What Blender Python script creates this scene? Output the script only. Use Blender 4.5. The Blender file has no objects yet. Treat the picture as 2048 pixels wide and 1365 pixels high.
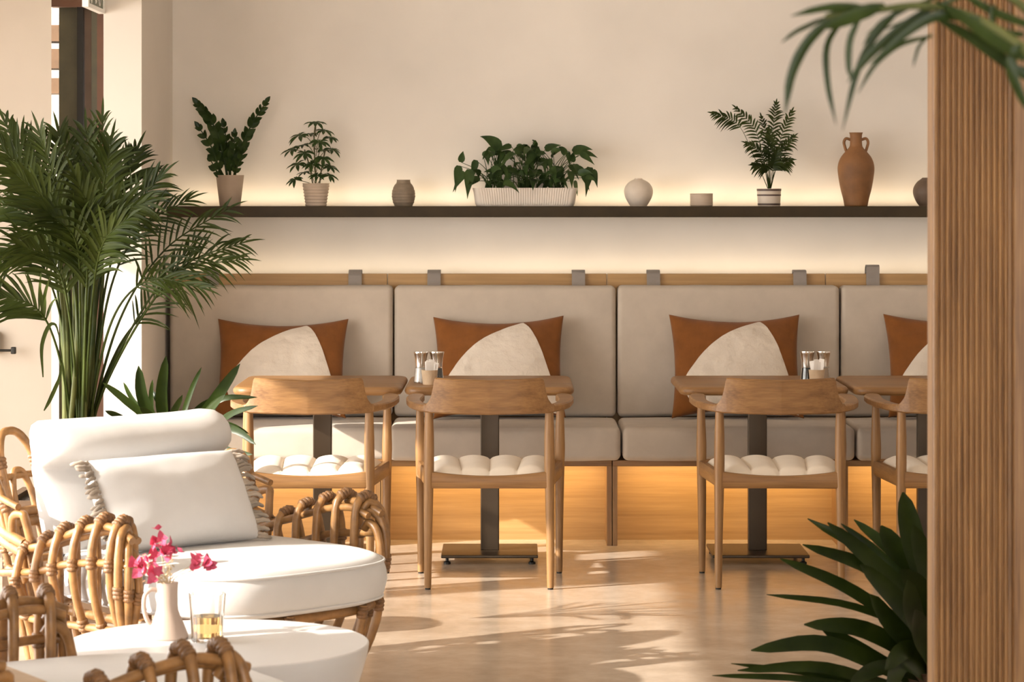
import bpy, bmesh, math, random
from mathutils import Vector, Matrix, noise

random.seed(7)
SC = bpy.context.scene
COL = SC.collection
V = Vector
PI = math.pi
F = 5600.0          # focal length in pixels of the 2048 px frame
EYE = 1.45          # eye height above the floor
HOR = 382.0         # horizon row


def at(px, py, d):
    return V(((px - 1024.0) * d / F, d, EYE - (py - HOR) * d / F))


# ------------------------------------------------------------------ materials
def new_mat(name):
    m = bpy.data.materials.new(name)
    m.use_nodes = True
    nt = m.node_tree
    return m, nt, nt.nodes['Principled BSDF']


def ramp_node(nt, fac, stops):
    r = nt.nodes.new('ShaderNodeValToRGB')
    while len(r.color_ramp.elements) < len(stops):
        r.color_ramp.elements.new(0.5)
    for e, (p, c) in zip(r.color_ramp.elements, stops):
        e.position = p
        e.color = (*c, 1)
    nt.links.new(fac, r.inputs['Fac'])
    return r


def coords(nt, scale=(1, 1, 1), kind='Object'):
    tc = nt.nodes.new('ShaderNodeTexCoord')
    mp = nt.nodes.new('ShaderNodeMapping')
    mp.inputs['Scale'].default_value = scale
    nt.links.new(tc.outputs[kind], mp.inputs['Vector'])
    return mp.outputs['Vector']


def noise_node(nt, vec, scale, detail=4, rough=0.55):
    n = nt.nodes.new('ShaderNodeTexNoise')
    n.inputs['Scale'].default_value = scale
    n.inputs['Detail'].default_value = detail
    n.inputs['Roughness'].default_value = rough
    nt.links.new(vec, n.inputs['Vector'])
    return n.outputs['Fac']


def bump(nt, bsdf, height, strength, dist=0.01):
    b = nt.nodes.new('ShaderNodeBump')
    b.inputs['Strength'].default_value = strength
    b.inputs['Distance'].default_value = dist
    nt.links.new(height, b.inputs['Height'])
    nt.links.new(b.outputs['Normal'], bsdf.inputs['Normal'])


def plain(name, c, rough=0.6, metal=0.0, var=0.08, scale=6.0, bmp=0.0, bscale=60.0, spec=0.5):
    m, nt, b = new_mat(name)
    vec = coords(nt)
    f = noise_node(nt, vec, scale)
    lo = tuple(x * (1 - var) for x in c)
    hi = tuple(min(1, x * (1 + var)) for x in c)
    r = ramp_node(nt, f, [(0.3, lo), (0.7, hi)])
    nt.links.new(r.outputs['Color'], b.inputs['Base Color'])
    b.inputs['Roughness'].default_value = rough
    b.inputs['Metallic'].default_value = metal
    b.inputs['Specular IOR Level'].default_value = spec
    if bmp:
        bump(nt, b, noise_node(nt, vec, bscale, 3), bmp)
    return m


def wood(name, axis, lo, hi, rough=0.45, scale=1.0):
    m, nt, b = new_mat(name)
    s = [14 * scale] * 3
    s[axis] = 0.9 * scale
    vec = coords(nt, tuple(s))
    f1 = noise_node(nt, vec, 2.2, 6, 0.6)
    s2 = [90 * scale] * 3
    s2[axis] = 2.5 * scale
    f2 = noise_node(nt, coords(nt, tuple(s2)), 2.0, 3, 0.6)
    mx = nt.nodes.new('ShaderNodeMix')
    mx.inputs['Factor'].default_value = 0.35
    nt.links.new(f1, mx.inputs['A'])
    nt.links.new(f2, mx.inputs['B'])
    mid = tuple((a + c) / 2 for a, c in zip(lo, hi))
    r = ramp_node(nt, mx.outputs['Result'], [(0.32, lo), (0.5, mid), (0.68, hi)])
    nt.links.new(r.outputs['Color'], b.inputs['Base Color'])
    b.inputs['Roughness'].default_value = rough
    bump(nt, b, f2, 0.12, 0.003)
    return m


def fabric(name, c, var=0.06, weave=420.0, wrinkle=0.15, rough=0.9, wscale=9.0):
    m, nt, b = new_mat(name)
    vec = coords(nt)
    f = noise_node(nt, vec, 14.0, 5)
    r = ramp_node(nt, f, [(0.3, tuple(x * (1 - var) for x in c)), (0.7, tuple(min(1, x * (1 + var)) for x in c))])
    nt.links.new(r.outputs['Color'], b.inputs['Base Color'])
    b.inputs['Roughness'].default_value = rough
    b.inputs['Specular IOR Level'].default_value = 0.2
    b.inputs['Sheen Weight'].default_value = 0.15
    n1 = noise_node(nt, vec, weave, 2)
    n2 = noise_node(nt, vec, wscale, 4)
    ad = nt.nodes.new('ShaderNodeMath')
    ad.operation = 'MULTIPLY_ADD'
    ad.inputs[1].default_value = 0.06
    nt.links.new(n1, ad.inputs[0])
    nt.links.new(n2, ad.inputs[2])
    bump(nt, b, ad.outputs[0], wrinkle, 0.03)
    return m


def leafmat(name, lo, hi, rough=0.4, scale=25.0, trans=0.0):
    m, nt, b = new_mat(name)
    f = noise_node(nt, coords(nt), scale, 3)
    r = ramp_node(nt, f, [(0.3, lo), (0.7, hi)])
    nt.links.new(r.outputs['Color'], b.inputs['Base Color'])
    b.inputs['Roughness'].default_value = rough
    b.inputs['Specular IOR Level'].default_value = 0.13
    return m


M = {}
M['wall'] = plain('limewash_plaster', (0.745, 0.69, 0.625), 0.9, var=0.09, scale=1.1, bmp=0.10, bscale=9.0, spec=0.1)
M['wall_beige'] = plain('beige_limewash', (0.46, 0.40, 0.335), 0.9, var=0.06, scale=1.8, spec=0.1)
M['pier'] = plain('pale_plaster', (0.66, 0.605, 0.54), 0.9, var=0.03, scale=1.6, spec=0.1)
M['ceil'] = plain('ceiling_paint', (0.88, 0.85, 0.80), 0.9, var=0.02, spec=0.1)
M['oak_x'] = wood('oak_lengthwise', 0, (0.150, 0.066, 0.019), (0.35, 0.180, 0.062))
M['oak_y'] = wood('oak_depthwise', 1, (0.150, 0.066, 0.019), (0.35, 0.180, 0.062))
M['oak_z'] = wood('oak_upright', 2, (0.175, 0.080, 0.024), (0.38, 0.205, 0.074))
M['panel'] = wood('oak_veneer', 0, (0.31, 0.165, 0.055), (0.50, 0.30, 0.12), 0.5, 0.6)
M['column'] = wood('ribbed_timber', 2, (0.14, 0.062, 0.018), (0.40, 0.215, 0.080), 0.5, 1.3)
M['bench'] = fabric('taupe_upholstery', (0.50, 0.425, 0.345), 0.05, 500, 0.05)
M['strap'] = fabric('grey_strap_webbing', (0.30, 0.26, 0.23), 0.08, 300, 0.05)
M['rust'] = fabric('rust_linen', (0.190, 0.066, 0.013), 0.14, 350, 0.22)
M['linen'] = fabric('cream_linen', (0.66, 0.575, 0.48), 0.04, 350, 0.40, wscale=16)
M['seat'] = fabric('cream_quilt', (0.80, 0.70, 0.57), 0.03, 400, 0.06)
M['white'] = fabric('white_boucle', (0.61, 0.595, 0.58), 0.02, 260, 0.06)
M['tassel'] = fabric('taupe_fringe', (0.36, 0.30, 0.24), 0.35, 200, 0.3)
M['tan'] = fabric('tan_weave', (0.55, 0.40, 0.26), 0.15, 160, 0.3)
M['rattan'] = plain('rattan_cane', (0.27, 0.135, 0.045), 0.38, var=0.38, scale=22.0, bmp=0.15, bscale=40)
M['binding'] = plain('rattan_binding', (0.19, 0.092, 0.033), 0.45, var=0.35, scale=60.0, bmp=0.3, bscale=160)
M['tabletop'] = plain('white_lacquer', (0.68, 0.67, 0.665), 0.35, var=0.01, spec=0.4)
M['bronze'] = plain('dark_bronze_metal', (0.055, 0.036, 0.020), 0.36, metal=0.6, var=0.1)
M['shelf'] = plain('dark_shelf_metal', (0.040, 0.026, 0.011), 0.45, metal=0.0, var=0.2, scale=9, spec=0.2)
M['black'] = plain('black_metal', (0.02, 0.018, 0.015), 0.4, metal=0.6, var=0.05)
M['steel'] = plain('polished_steel', (0.80, 0.76, 0.70), 0.12, metal=1.0, var=0.02)
M['door'] = plain('dark_olive_paint', (0.055, 0.048, 0.022), 0.45, var=0.2, scale=12)
M['doortrim'] = plain('red_brown_timber', (0.11, 0.045, 0.02), 0.5, var=0.2)
M['boxwood'] = plain('dark_brown_planter', (0.10, 0.055, 0.026), 0.6, var=0.25, scale=14)
M['soil'] = plain('potting_soil', (0.035, 0.022, 0.013), 0.95, var=0.4, scale=60, bmp=0.8, bscale=90)
M['pot_taupe'] = plain('taupe_clay', (0.40, 0.31, 0.235), 0.7, var=0.08, bmp=0.05)
M['pot_beige'] = plain('beige_clay', (0.52, 0.41, 0.31), 0.7, var=0.08, bmp=0.05)
M['pot_grey'] = plain('grey_brown_stoneware', (0.23, 0.175, 0.12), 0.7, var=0.15, scale=20, bmp=0.1)
M['pot_cream'] = plain('cream_stoneware', (0.66, 0.57, 0.47), 0.6, var=0.08, scale=10, bmp=0.05)
M['pot_dark'] = plain('dark_brown_stoneware', (0.13, 0.085, 0.055), 0.6, var=0.2, scale=14)
M['pot_white'] = plain('white_ribbed_ceramic', (0.70, 0.62, 0.53), 0.6, var=0.06, scale=12)
M['terracotta'] = plain('terracotta', (0.23, 0.102, 0.034), 0.65, var=0.28, scale=9, bmp=0.08, bscale=50)
M['stripe'] = plain('brown_glaze_band', (0.085, 0.050, 0.035), 0.5, var=0.1)
M['jug'] = plain('blush_ceramic', (0.50, 0.385, 0.31), 0.55, var=0.03)
M['palm'] = leafmat('areca_leaf', (0.013, 0.021, 0.003), (0.046, 0.062, 0.010), 0.42, 6)
M['palmstem'] = leafmat('areca_stem', (0.030, 0.045, 0.010), (0.11, 0.115, 0.034), 0.4, 7)
M['strapleaf'] = leafmat('strap_leaf', (0.011, 0.021, 0.003), (0.029, 0.046, 0.007), 0.33, 8)
M['zz'] = leafmat('glossy_leaf', (0.013, 0.027, 0.007), (0.034, 0.058, 0.014), 0.28, 20)
M['herb'] = leafmat('soft_leaf', (0.019, 0.040, 0.011), (0.050, 0.082, 0.022), 0.42, 18)
M['bark'] = plain('green_brown_stem', (0.10, 0.085, 0.03), 0.6, var=0.3)
M['pink'] = leafmat('pink_bract', (0.52, 0.070, 0.130), (0.66, 0.125, 0.21), 0.6, 30)
M['stemcream'] = plain('pale_dried_stem', (0.62, 0.50, 0.30), 0.7, var=0.25, scale=30)
M['signwhite'] = plain('white_sign_frame', (0.85, 0.84, 0.80), 0.4, var=0.01)
M['signgreen'] = plain('sign_green_face', (0.07, 0.09, 0.045), 0.4, var=0.05)
M['pack'] = plain('white_paper_sachet', (0.85, 0.80, 0.74), 0.7, var=0.03)
M['pepper'] = plain('dark_peppercorns', (0.02, 0.022, 0.012), 0.5, var=0.5, scale=200)
M['salt'] = plain('white_salt', (0.85, 0.82, 0.78), 0.7, var=0.03)

# floor: polished warm concrete
m, nt, b = new_mat('polished_concrete')
vec = coords(nt)
f1 = noise_node(nt, vec, 0.9, 6, 0.6)
f2 = noise_node(nt, vec, 7.0, 5, 0.65)
mx = nt.nodes.new('ShaderNodeMix')
mx.inputs['Factor'].default_value = 0.4
nt.links.new(f1, mx.inputs['A'])
nt.links.new(f2, mx.inputs['B'])
r = ramp_node(nt, mx.outputs['Result'], [(0.35, (0.40, 0.307, 0.222)), (0.65, (0.58, 0.475, 0.37))])
nt.links.new(r.outputs['Color'], b.inputs['Base Color'])
rr = ramp_node(nt, f2, [(0.3, (0.16,) * 3), (0.7, (0.27,) * 3)])
nt.links.new(rr.outputs['Color'], b.inputs['Roughness'])
b.inputs['Specular IOR Level'].default_value = 0.6
M['floor'] = m


def glass(name, tint, rough=0.02, ior=1.45):
    m, nt, b = new_mat(name)
    vec = coords(nt)
    f = noise_node(nt, vec, 5.0)
    r = ramp_node(nt, f, [(0.3, tint), (0.7, tuple(min(1, t * 1.02) for t in tint))])
    nt.links.new(r.outputs['Color'], b.inputs['Base Color'])
    b.inputs['Transmission Weight'].default_value = 1.0
    b.inputs['Roughness'].default_value = rough
    b.inputs['IOR'].default_value = ior
    return m


M['glass'] = glass('clear_glass', (0.97, 0.95, 0.92))
M['amber'] = glass('amber_liquid', (0.96, 0.66, 0.26), 0.02, 1.33)
M['pane'] = plain('dim_door_glass', (0.16, 0.10, 0.065), 0.12, var=0.3, scale=5)


# ------------------------------------------------------------------ mesh tools
def catmull(pts, n):
    pts = [V(p) for p in pts]
    if len(pts) == 2:
        return [pts[0].lerp(pts[1], i / n) for i in range(n + 1)]
    P = [pts[0] * 2 - pts[1]] + pts + [pts[-1] * 2 - pts[-2]]
    seg = len(pts) - 1
    out = []
    for i in range(n + 1):
        t = i / n * seg
        k = min(int(t), seg - 1)
        u = t - k
        a, b_, c, d = P[k], P[k + 1], P[k + 2], P[k + 3]
        out.append(0.5 * ((2 * b_) + (c - a) * u + (2 * a - 5 * b_ + 4 * c - d) * u * u + (3 * b_ - a - 3 * c + d) * u ** 3))
    return out


def interp(tbl, t):
    if t <= tbl[0][0]:
        return tbl[0][1]
    for (a, x), (c, y) in zip(tbl, tbl[1:]):
        if t <= c:
            return x + (y - x) * (t - a) / (c - a)
    return tbl[-1][1]


class MB:
    def __init__(s):
        s.v = []
        s.f = []

    def add(s, verts, faces):
        o = len(s.v)
        s.v += [V(x) for x in verts]
        s.f += [tuple(i + o for i in f) for f in faces]
        return s

    def box(s, lo, hi):
        x0, y0, z0 = lo
        x1, y1, z1 = hi
        return s.add([(x0, y0, z0), (x1, y0, z0), (x1, y1, z0), (x0, y1, z0), (x0, y0, z1), (x1, y0, z1), (x1, y1, z1), (x0, y1, z1)],
                     [(3, 2, 1, 0), (4, 5, 6, 7), (0, 1, 5, 4), (1, 2, 6, 5), (2, 3, 7, 6), (3, 0, 4, 7)])

    def rbox(s, c, half, r, n=6, bulge=(0, 0, 0), fn=None):
        """box with rounded edges; bulge swells each pair of faces"""
        c = V(c)
        half = V(half)
        key = {}
        verts, faces = [], []

        def ts(h):
            rr_ = min(r, h)
            out = []
            for i in range(4):
                out.append(-h + rr_ * (1 - math.cos(i / 4 * PI / 2)) if False else -h + rr_ * i / 4)
            k = max(2, n)
            for i in range(k + 1):
                out.append((-h + rr_) + (2 * h - 2 * rr_) * i / k)
            for i in range(1, 5):
                out.append(h - rr_ + rr_ * i / 4)
            return out
        T = [ts(half[i]) for i in range(3)]

        def vid(q):
            k = tuple(round(x, 6) for x in q)
            if k in key:
                return key[k]
            inner = V([max(-(half[i] - min(r, half[i])), min(half[i] - min(r, half[i]), q[i])) for i in range(3)])
            d = V(q) - inner
            p = inner + d.normalized() * r if d.length > 1e-9 else V(q)
            # keep face points on their face
            w = [q[i] / half[i] for i in range(3)]
            for i in range(3):
                if bulge[i]:
                    j, k2 = (i + 1) % 3, (i + 2) % 3
                    p[i] += math.copysign(1, w[i]) * bulge[i] * abs(w[i]) * max(0, 1 - w[j] ** 2) ** 0.7 * max(0, 1 - w[k2] ** 2) ** 0.7
            if fn:
                p = fn(p, w)
            verts.append(c + p)
            key[k] = len(verts) - 1
            return key[k]
        for ax in range(3):
            u, w_ = (ax + 1) % 3, (ax + 2) % 3
            for sg in (-1, 1):
                for i in range(len(T[u]) - 1):
                    for j in range(len(T[w_]) - 1):
                        quad = []
                        for (a, b2) in ((i, j), (i + 1, j), (i + 1, j + 1), (i, j + 1)):
                            q = [0, 0, 0]
                            q[ax] = sg * half[ax]
                            q[u] = T[u][a]
                            q[w_] = T[w_][b2]
                            quad.append(vid(q))
                        quad = list(dict.fromkeys(quad))
                        if len(quad) > 2:
                            faces.append(tuple(quad if sg > 0 else quad[::-1]))
        return s.add(verts, faces)

    def tube(s, path, rad, n=8, cap=True, closed=False):
        path = [V(p) for p in path]
        N = len(path)
        rad = [rad] * N if isinstance(rad, (int, float)) else rad
        verts, faces = [], []
        up = None
        for i, p in enumerate(path):
            a = path[(i - 1) % N] if (closed or i) else p
            c = path[(i + 1) % N] if (closed or i < N - 1) else p
            t = (c - a).normalized()
            if up is None:
                up = t.orthogonal().normalized()
            up = (up - t * up.dot(t))
            up = up.normalized() if up.length > 1e-6 else t.orthogonal().normalized()
            sd = t.cross(up)
            for k in range(n):
                an = 2 * PI * k / n
                verts.append(p + (up * math.cos(an) + sd * math.sin(an)) * rad[i])
        for i in range(N if closed else N - 1):
            i2 = (i + 1) % N
            for k in range(n):
                k2 = (k + 1) % n
                faces.append((i * n + k, i * n + k2, i2 * n + k2, i2 * n + k))
        if cap and not closed:
            faces.append(tuple(range(n))[::-1])
            faces.append(tuple((N - 1) * n + k for k in range(n)))
        return s.add(verts, faces)

    def lathe(s, prof, n=40, c=(0, 0, 0), sx=1.0, fn=None):
        """prof = [(radius, z)]"""
        c = V(c)
        verts, faces = [], []
        for (r_, z) in prof:
            for k in range(n):
                a = 2 * PI * k / n
                rr_ = r_ if fn is None else fn(r_, z, a)
                verts.append(c + V((rr_ * math.cos(a) * sx, rr_ * math.sin(a), z)))
        for i in range(len(prof) - 1):
            for k in range(n):
                k2 = (k + 1) % n
                faces.append((i * n + k, i * n + k2, (i + 1) * n + k2, (i + 1) * n + k))
        if prof[0][0] > 1e-6:
            faces.append(tuple(range(n))[::-1])
        if prof[-1][0] > 1e-6:
            faces.append(tuple((len(prof) - 1) * n + k for k in range(n)))
        return s.add(verts, faces)

    def loft(s, rings, cap=True):
        n = len(rings[0])
        verts = [p for r_ in rings for p in r_]
        faces = []
        for i in range(len(rings) - 1):
            for k in range(n):
                k2 = (k + 1) % n
                faces.append((i * n + k, i * n + k2, (i + 1) * n + k2, (i + 1) * n + k))
        if cap:
            faces.append(tuple(range(n))[::-1])
            faces.append(tuple((len(rings) - 1) * n + k for k in range(n)))
        return s.add(verts, faces)

    def strip(s, path, widths, nrm, fold=0.15):
        """leaf blade: three vertices across, folded along the midrib"""
        path = [V(p) for p in path]
        N = len(path)
        nrm = V(nrm)
        verts, faces = [], []
        for i, p in enumerate(path):
            t = (path[min(i + 1, N - 1)] - path[max(i - 1, 0)])
            t = t.normalized() if t.length > 1e-9 else V((0, 0, 1))
            sd = t.cross(nrm)
            sd = sd.normalized() if sd.length > 1e-5 else t.orthogonal().normalized()
            nn = sd.cross(t).normalized()
            w = widths[i]
            verts += [p - sd * w / 2 + nn * w * fold, p, p + sd * w / 2 + nn * w * fold]
        for i in range(N - 1):
            a = i * 3
            faces += [(a, a + 1, a + 4, a + 3), (a + 1, a + 2, a + 5, a + 4)]
        return s.add(verts, faces)

    def build(s, name, mat, parent=None, smooth=35.0, loc=None):
        me = bpy.data.meshes.new(name)
        vs = s.v if loc is None else [v - V(loc) for v in s.v]
        me.from_pydata([tuple(v) for v in vs], [], s.f)
        me.materials.append(mat)
        if smooth:
            me.polygons.foreach_set('use_smooth', [True] * len(me.polygons))
            if smooth < 180:
                me.set_sharp_from_angle(angle=math.radians(smooth))
        me.update()
        o = bpy.data.objects.new(name, me)
        COL.objects.link(o)
        if parent:
            o.parent = parent
        if loc is not None:
            o.location = loc
        return o


def tag(o, label=None, cat=None, group=None, kind=None):
    if label:
        o['label'] = label
    if cat:
        o['category'] = cat
    if group:
        o['group'] = group
    if kind:
        o['kind'] = kind
    return o


def thing(name, label, cat, loc=(0, 0, 0), rz=0.0, group=None):
    o = bpy.data.objects.new(name, None)
    o.empty_display_size = 0.1
    COL.objects.link(o)
    o.location = loc
    o.rotation_euler = (0, 0, rz)
    return tag(o, label, cat, group)


def struct(name, mb, mat, smooth=35):
    o = mb.build(name, mat, None, smooth)
    o['kind'] = 'structure'
    return o


def dup(root, loc, rz, label, group=None):
    def cp(o, parent):
        c = o.copy()
        COL.objects.link(c)
        if parent:
            c.parent = parent
        for ch in kids[o]:
            cp(ch, c)
        return c
    kids = {}
    every = [x for x in COL.objects]
    for x in every:
        kids[x] = []
    for x in every:
        if x.parent in kids:
            kids[x.parent].append(x)
    r_ = cp(root, None)
    r_.location = loc
    r_.rotation_euler = (0, 0, rz)
    r_['label'] = label
    if group:
        r_['group'] = group
    return r_


# ------------------------------------------------------------------ the room
struct('floor', MB().box((-6, -1.7, -0.1), (3.2, 14.2, 0)), M['floor'])
struct('wall_back', MB().box((-1.479, 12.2, 0), (3.0, 12.4, 3.2)), M['wall'])
struct('wall_pier', MB().box((-1.631, 11.18, 0), (-1.479, 12.4, 3.2)), M['pier'])
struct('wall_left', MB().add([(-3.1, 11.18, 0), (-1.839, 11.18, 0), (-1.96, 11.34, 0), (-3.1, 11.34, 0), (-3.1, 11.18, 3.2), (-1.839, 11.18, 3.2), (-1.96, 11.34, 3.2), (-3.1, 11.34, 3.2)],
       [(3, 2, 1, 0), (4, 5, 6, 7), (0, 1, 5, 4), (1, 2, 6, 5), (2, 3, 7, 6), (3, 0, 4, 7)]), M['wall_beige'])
struct('wall_right', MB().box((3.0, -1.5, 0), (3.2, 12.4, 3.2)), M['wall'])
struct('ceiling', MB().box((-3.2, -1.7, 3.2), (3.2, 14.2, 3.3)), M['ceil'])
struct('wall_front', MB().box((-3.2, -1.7, 0), (3.2, -1.5, 0.5)).box((-3.2, -1.7, 2.5), (3.2, -1.5, 3.2))
       .box((-3.2, -1.7, 0.5), (-0.6, -1.5, 2.5)).box((2.8, -1.7, 0.5), (3.2, -1.5, 2.5)), M['ceil'])  # unseen wall added to cut frontal light; its opening lets some onto the column
# window front on the left: header, end walls and slim mullions
struct('wall_window', MB().box((-3.2, -1.5, 2.02), (-3.0, 11.34, 3.2)).box((-3.2, 10.60, 0), (-3.0, 11.34, 2.02))
       .box((-3.2, -1.5, 0), (-3.0, 5.65, 2.02)), M['pier'])
mb = MB()
for y in (6.95, 8.75):
    mb.box((-3.13, y, 0), (-3.07, y + 0.05, 2.02))
mb.box((-3.13, 5.65, 0), (-3.07, 10.60, 0.05))
struct('window_1', mb, M['black'])
# passage behind the doorway
struct('wall_passage', MB().box((-3.2, 13.2, 0), (-1.3, 13.3, 3.2)), M['pier'])

# door: half-open dark leaf with glazing, seen through the narrow opening
door = thing('door_1', None, None, (-1.735, 11.45, 0))
door['kind'] = 'structure'
def dpart(name, px0, px1, d, z0, z1, th, mat):
    x0 = (px0 - 1024) * d / F + 1.735
    x1 = (px1 - 1024) * d / F + 1.735
    return MB().box((x0, d - 11.45, z0), (x1, d - 11.45 + th, z1)).build(name, mat, door)
dpart('door_panel', 118, 154, 11.45, 0, 2.23, 0.04, M['door'])
dpart('door_stile', 154, 166, 11.42, 0, 2.20, 0.06, M['black'])
dpart('door_pane', 166, 183, 11.46, 0, 2.30, 0.02, M['pane'])
dpart('door_stile', 183, 194, 11.42, 0, 2.30, 0.06, M['door'])
dpart('door_frame', 194, 207, 11.42, 0, 2.30, 0.10, M['doortrim'])
dpart('door_head', 100, 172, 11.40, 2.20, 2.32, 0.08, M['doortrim'])

# crockery shelf glimpsed beyond the door gap
t = thing('storage_shelf', 'brown shelves glimpsed through the narrow gap beside the dark door', 'shelf', (-2.10, 12.9, 0))
for z, h in ((2.14, 0.075), (2.015, 0.09), (1.90, 0.07)):
    MB().box((-0.2, 0, z), (0.2, 0.2, z + h)).build('shelf_board', M['boxwood'], t)
MB().box((-0.2, 0.02, 0), (-0.17, 0.2, 2.3)).build('upright', M['boxwood'], t)
MB().box((0.17, 0.02, 0), (0.2, 0.2, 2.3)).build('upright', M['boxwood'], t)

# exit sign projecting from the pier
sg = thing('exit_sign', 'white-framed green exit sign projecting beside the dark doorway', 'sign', (-1.637, 11.18, 2.157))
MB().box((-0.008, -0.43, 0.005), (0.008, -0.02, 0.215)).build('sign_face', M['signgreen'], sg)
fr = MB()
fr.box((-0.012, -0.44, 0.0), (0.012, 0.0, 0.016)).box((-0.012, -0.44, 0.204), (0.012, 0.0, 0.22))
fr.box((-0.012, -0.44, 0.016), (0.012, -0.405, 0.204)).box((-0.012, -0.03, 0.016), (0.012, 0.0, 0.204))
fr.build('sign_frame', M['signwhite'], sg)
pg = MB()
def bar(pts, w):
    for (a, b2) in zip(pts, pts[1:]):
        a, b2 = V((0, *a)), V((0, *b2))
        dr = (b2 - a).normalized()
        sd = V((0, -dr.z, dr.y)) * w / 2
        pg.add([V((0.0105, 0, 0)) + a - sd, V((0.0105, 0, 0)) + b2 - sd, V((0.0105, 0, 0)) + b2 + sd, V((0.0105, 0, 0)) + a + sd,
                V((0.008, 0, 0)) + a - sd, V((0.008, 0, 0)) + b2 - sd, V((0.008, 0, 0)) + b2 + sd, V((0.008, 0, 0)) + a + sd],
               [(0, 1, 2, 3), (4, 7, 6, 5), (0, 4, 5, 1), (1, 5, 6, 2), (2, 6, 7, 3), (3, 7, 4, 0)])
bar([(-0.345, 0.028), (-0.30, 0.075), (-0.285, 0.125)], 0.026)
bar([(-0.285, 0.125), (-0.235, 0.085), (-0.215, 0.030)], 0.026)
bar([(-0.345, 0.105), (-0.29, 0.132), (-0.235, 0.112)], 0.020)
pg.lathe([(0.0, 0.145), (0.016, 0.152), (0.016, 0.168), (0.0, 0.175)], 14, (0.0, -0.28, 0))
bar([(-0.12, 0.19), (-0.12, 0.035)], 0.032)
bar([(-0.16, 0.075), (-0.12, 0.030), (-0.08, 0.075)], 0.022)
pg.build('running_figure_pictogram', M['signwhite'], sg)

# small black wall bracket at far left
t = thing('wall_bracket', 'short black metal bar fixed low on the beige left wall', 'bracket', at(-6, 700, 11.18))
MB().tube([(-0.06, -0.05, 0), (0.068, -0.05, 0)], 0.005, 8).build('bar', M['black'], t)
MB().rbox((0.075, -0.05, 0), (0.010, 0.010, 0.014), 0.004, 2).build('end_cap', M['black'], t)
MB().rbox((0.0, -0.025, 0.03), (0.012, 0.025, 0.045), 0.006, 2).build('mount', M['black'], t)

# ------------------------------------------------------------------ shelf on the back wall
SHZ = 1.384
sh = thing('wall_shelf', 'long dark shelf running along the back wall above the bench', 'shelf', (0.5, 12.2, SHZ))
MB().rbox((0.008, -0.11, -0.0235), (1.985, 0.11, 0.0235), 0.003, 8).build('shelf_board', M['shelf'], sh)

# ------------------------------------------------------------------ bench modules
CX = [-1.462, -0.505, 0.446, 1.399, 2.353]      # cushion joints
BX = [-1.474, -0.536, 0.409, 1.350, 2.303]      # carcass joints
def cush_fn(seed, amp):
    def fn(p, w):
        n = noise.noise(V((p.x * 5 + seed, p.y * 5, p.z * 5)))
        return p + V((0, amp * n, amp * n * 0.5))
    return fn
blabels = ['leftmost upholstered bench module, behind the palm and beside the white pier',
           'taupe bench module behind the chair nearest the middle, second from left',
           'taupe bench module right of the middle, behind the table with a dark brown post',
           'rightmost taupe bench module, partly hidden by the ribbed timber column']
straps_px = [[(425, 548), (710, 552)], [(868, 549), (1157, 547)], [(1307, 549), (1600, 547)], [(1746, 536), (2010, 548)]]
for i in range(4):
    x0, x1 = BX[i], BX[i + 1]
    cx = (x0 + x1) / 2
    bn = thing('bench_module', blabels[i], 'bench', (cx, 11.43, 0), 0, 'bench modules along the back wall')
    hw = (x1 - x0) / 2 - 0.0015
    MB().box((-hw, 0, 0), (-hw + 0.02, 0.52, 0.326)).build('side_board', M['oak_z'], bn)
    MB().box((hw - 0.02, 0, 0), (hw, 0.52, 0.326)).build('side_board', M['oak_z'], bn)
    MB().rbox((0, 0.28, 0.3375), (hw, 0.285, 0.0125), 0.003, 8).build('seat_board', M['oak_x'], bn)
    MB().box((-hw + 0.02, 0.20, 0.0), (hw - 0.02, 0.22, 0.325)).build('front_panel', M['panel'], bn)
    MB().rbox((0, 0.625 + 0.015, 0.722), (hw, 0.012, 0.371), 0.003, 8).build('back_panel', M['panel'], bn)
    c0, c1 = CX[i] - cx, CX[i + 1] - cx
    cc, ch = (c0 + c1) / 2, (c1 - c0) / 2 - 0.004
    MB().rbox((cc, 0.215, 0.4185), (ch, 0.265, 0.0675), 0.024, 14, (0.0, 0.004, 0.010), cush_fn(i * 3.1, 0.004)).build('seat_cushion', M['bench'], bn, 180)
    bc = MB().rbox((cc, 0.555, 0.766), (ch, 0.062, 0.279), 0.022, 16, (0.0, 0.014, 0.0), cush_fn(i * 5.7 + 2, 0.005)).build('back_cushion', M['bench'], bn, 180)
    for (px, py) in straps_px[i]:
        sx = (px - 1024) * 12.04 / F - cx
        top = EYE - (py - HOR) * 12.04 / F
        path = [(sx, 0.595, 1.030), (sx, 0.6135, 1.06), (sx, 0.6145, top - 0.004), (sx, 0.618, top + 0.006), (sx, 0.645, max(top, 1.098) + 0.008),
                (sx, 0.668, 1.09), (sx, 0.670, 0.95)]
        mb = MB()
        w = 0.0285
        pp = catmull(path, 24)
        for a, b2 in zip(pp, pp[1:]):
            tt = (b2 - a).normalized()
            nn = V((0, -tt.z, tt.y)) * 0.0022
            q = [a - nn, a + nn, b2 + nn, b2 - nn]
            mb.add([p - V((w, 0, 0)) for p in q] + [p + V((w, 0, 0)) for p in q],
                   [(0, 1, 2, 3), (7, 6, 5, 4), (0, 4, 5, 1), (2, 6, 7, 3), (1, 5, 6, 2), (3, 7, 4, 0)])
        mb.build('strap', M['strap'], bc, 40)

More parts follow.
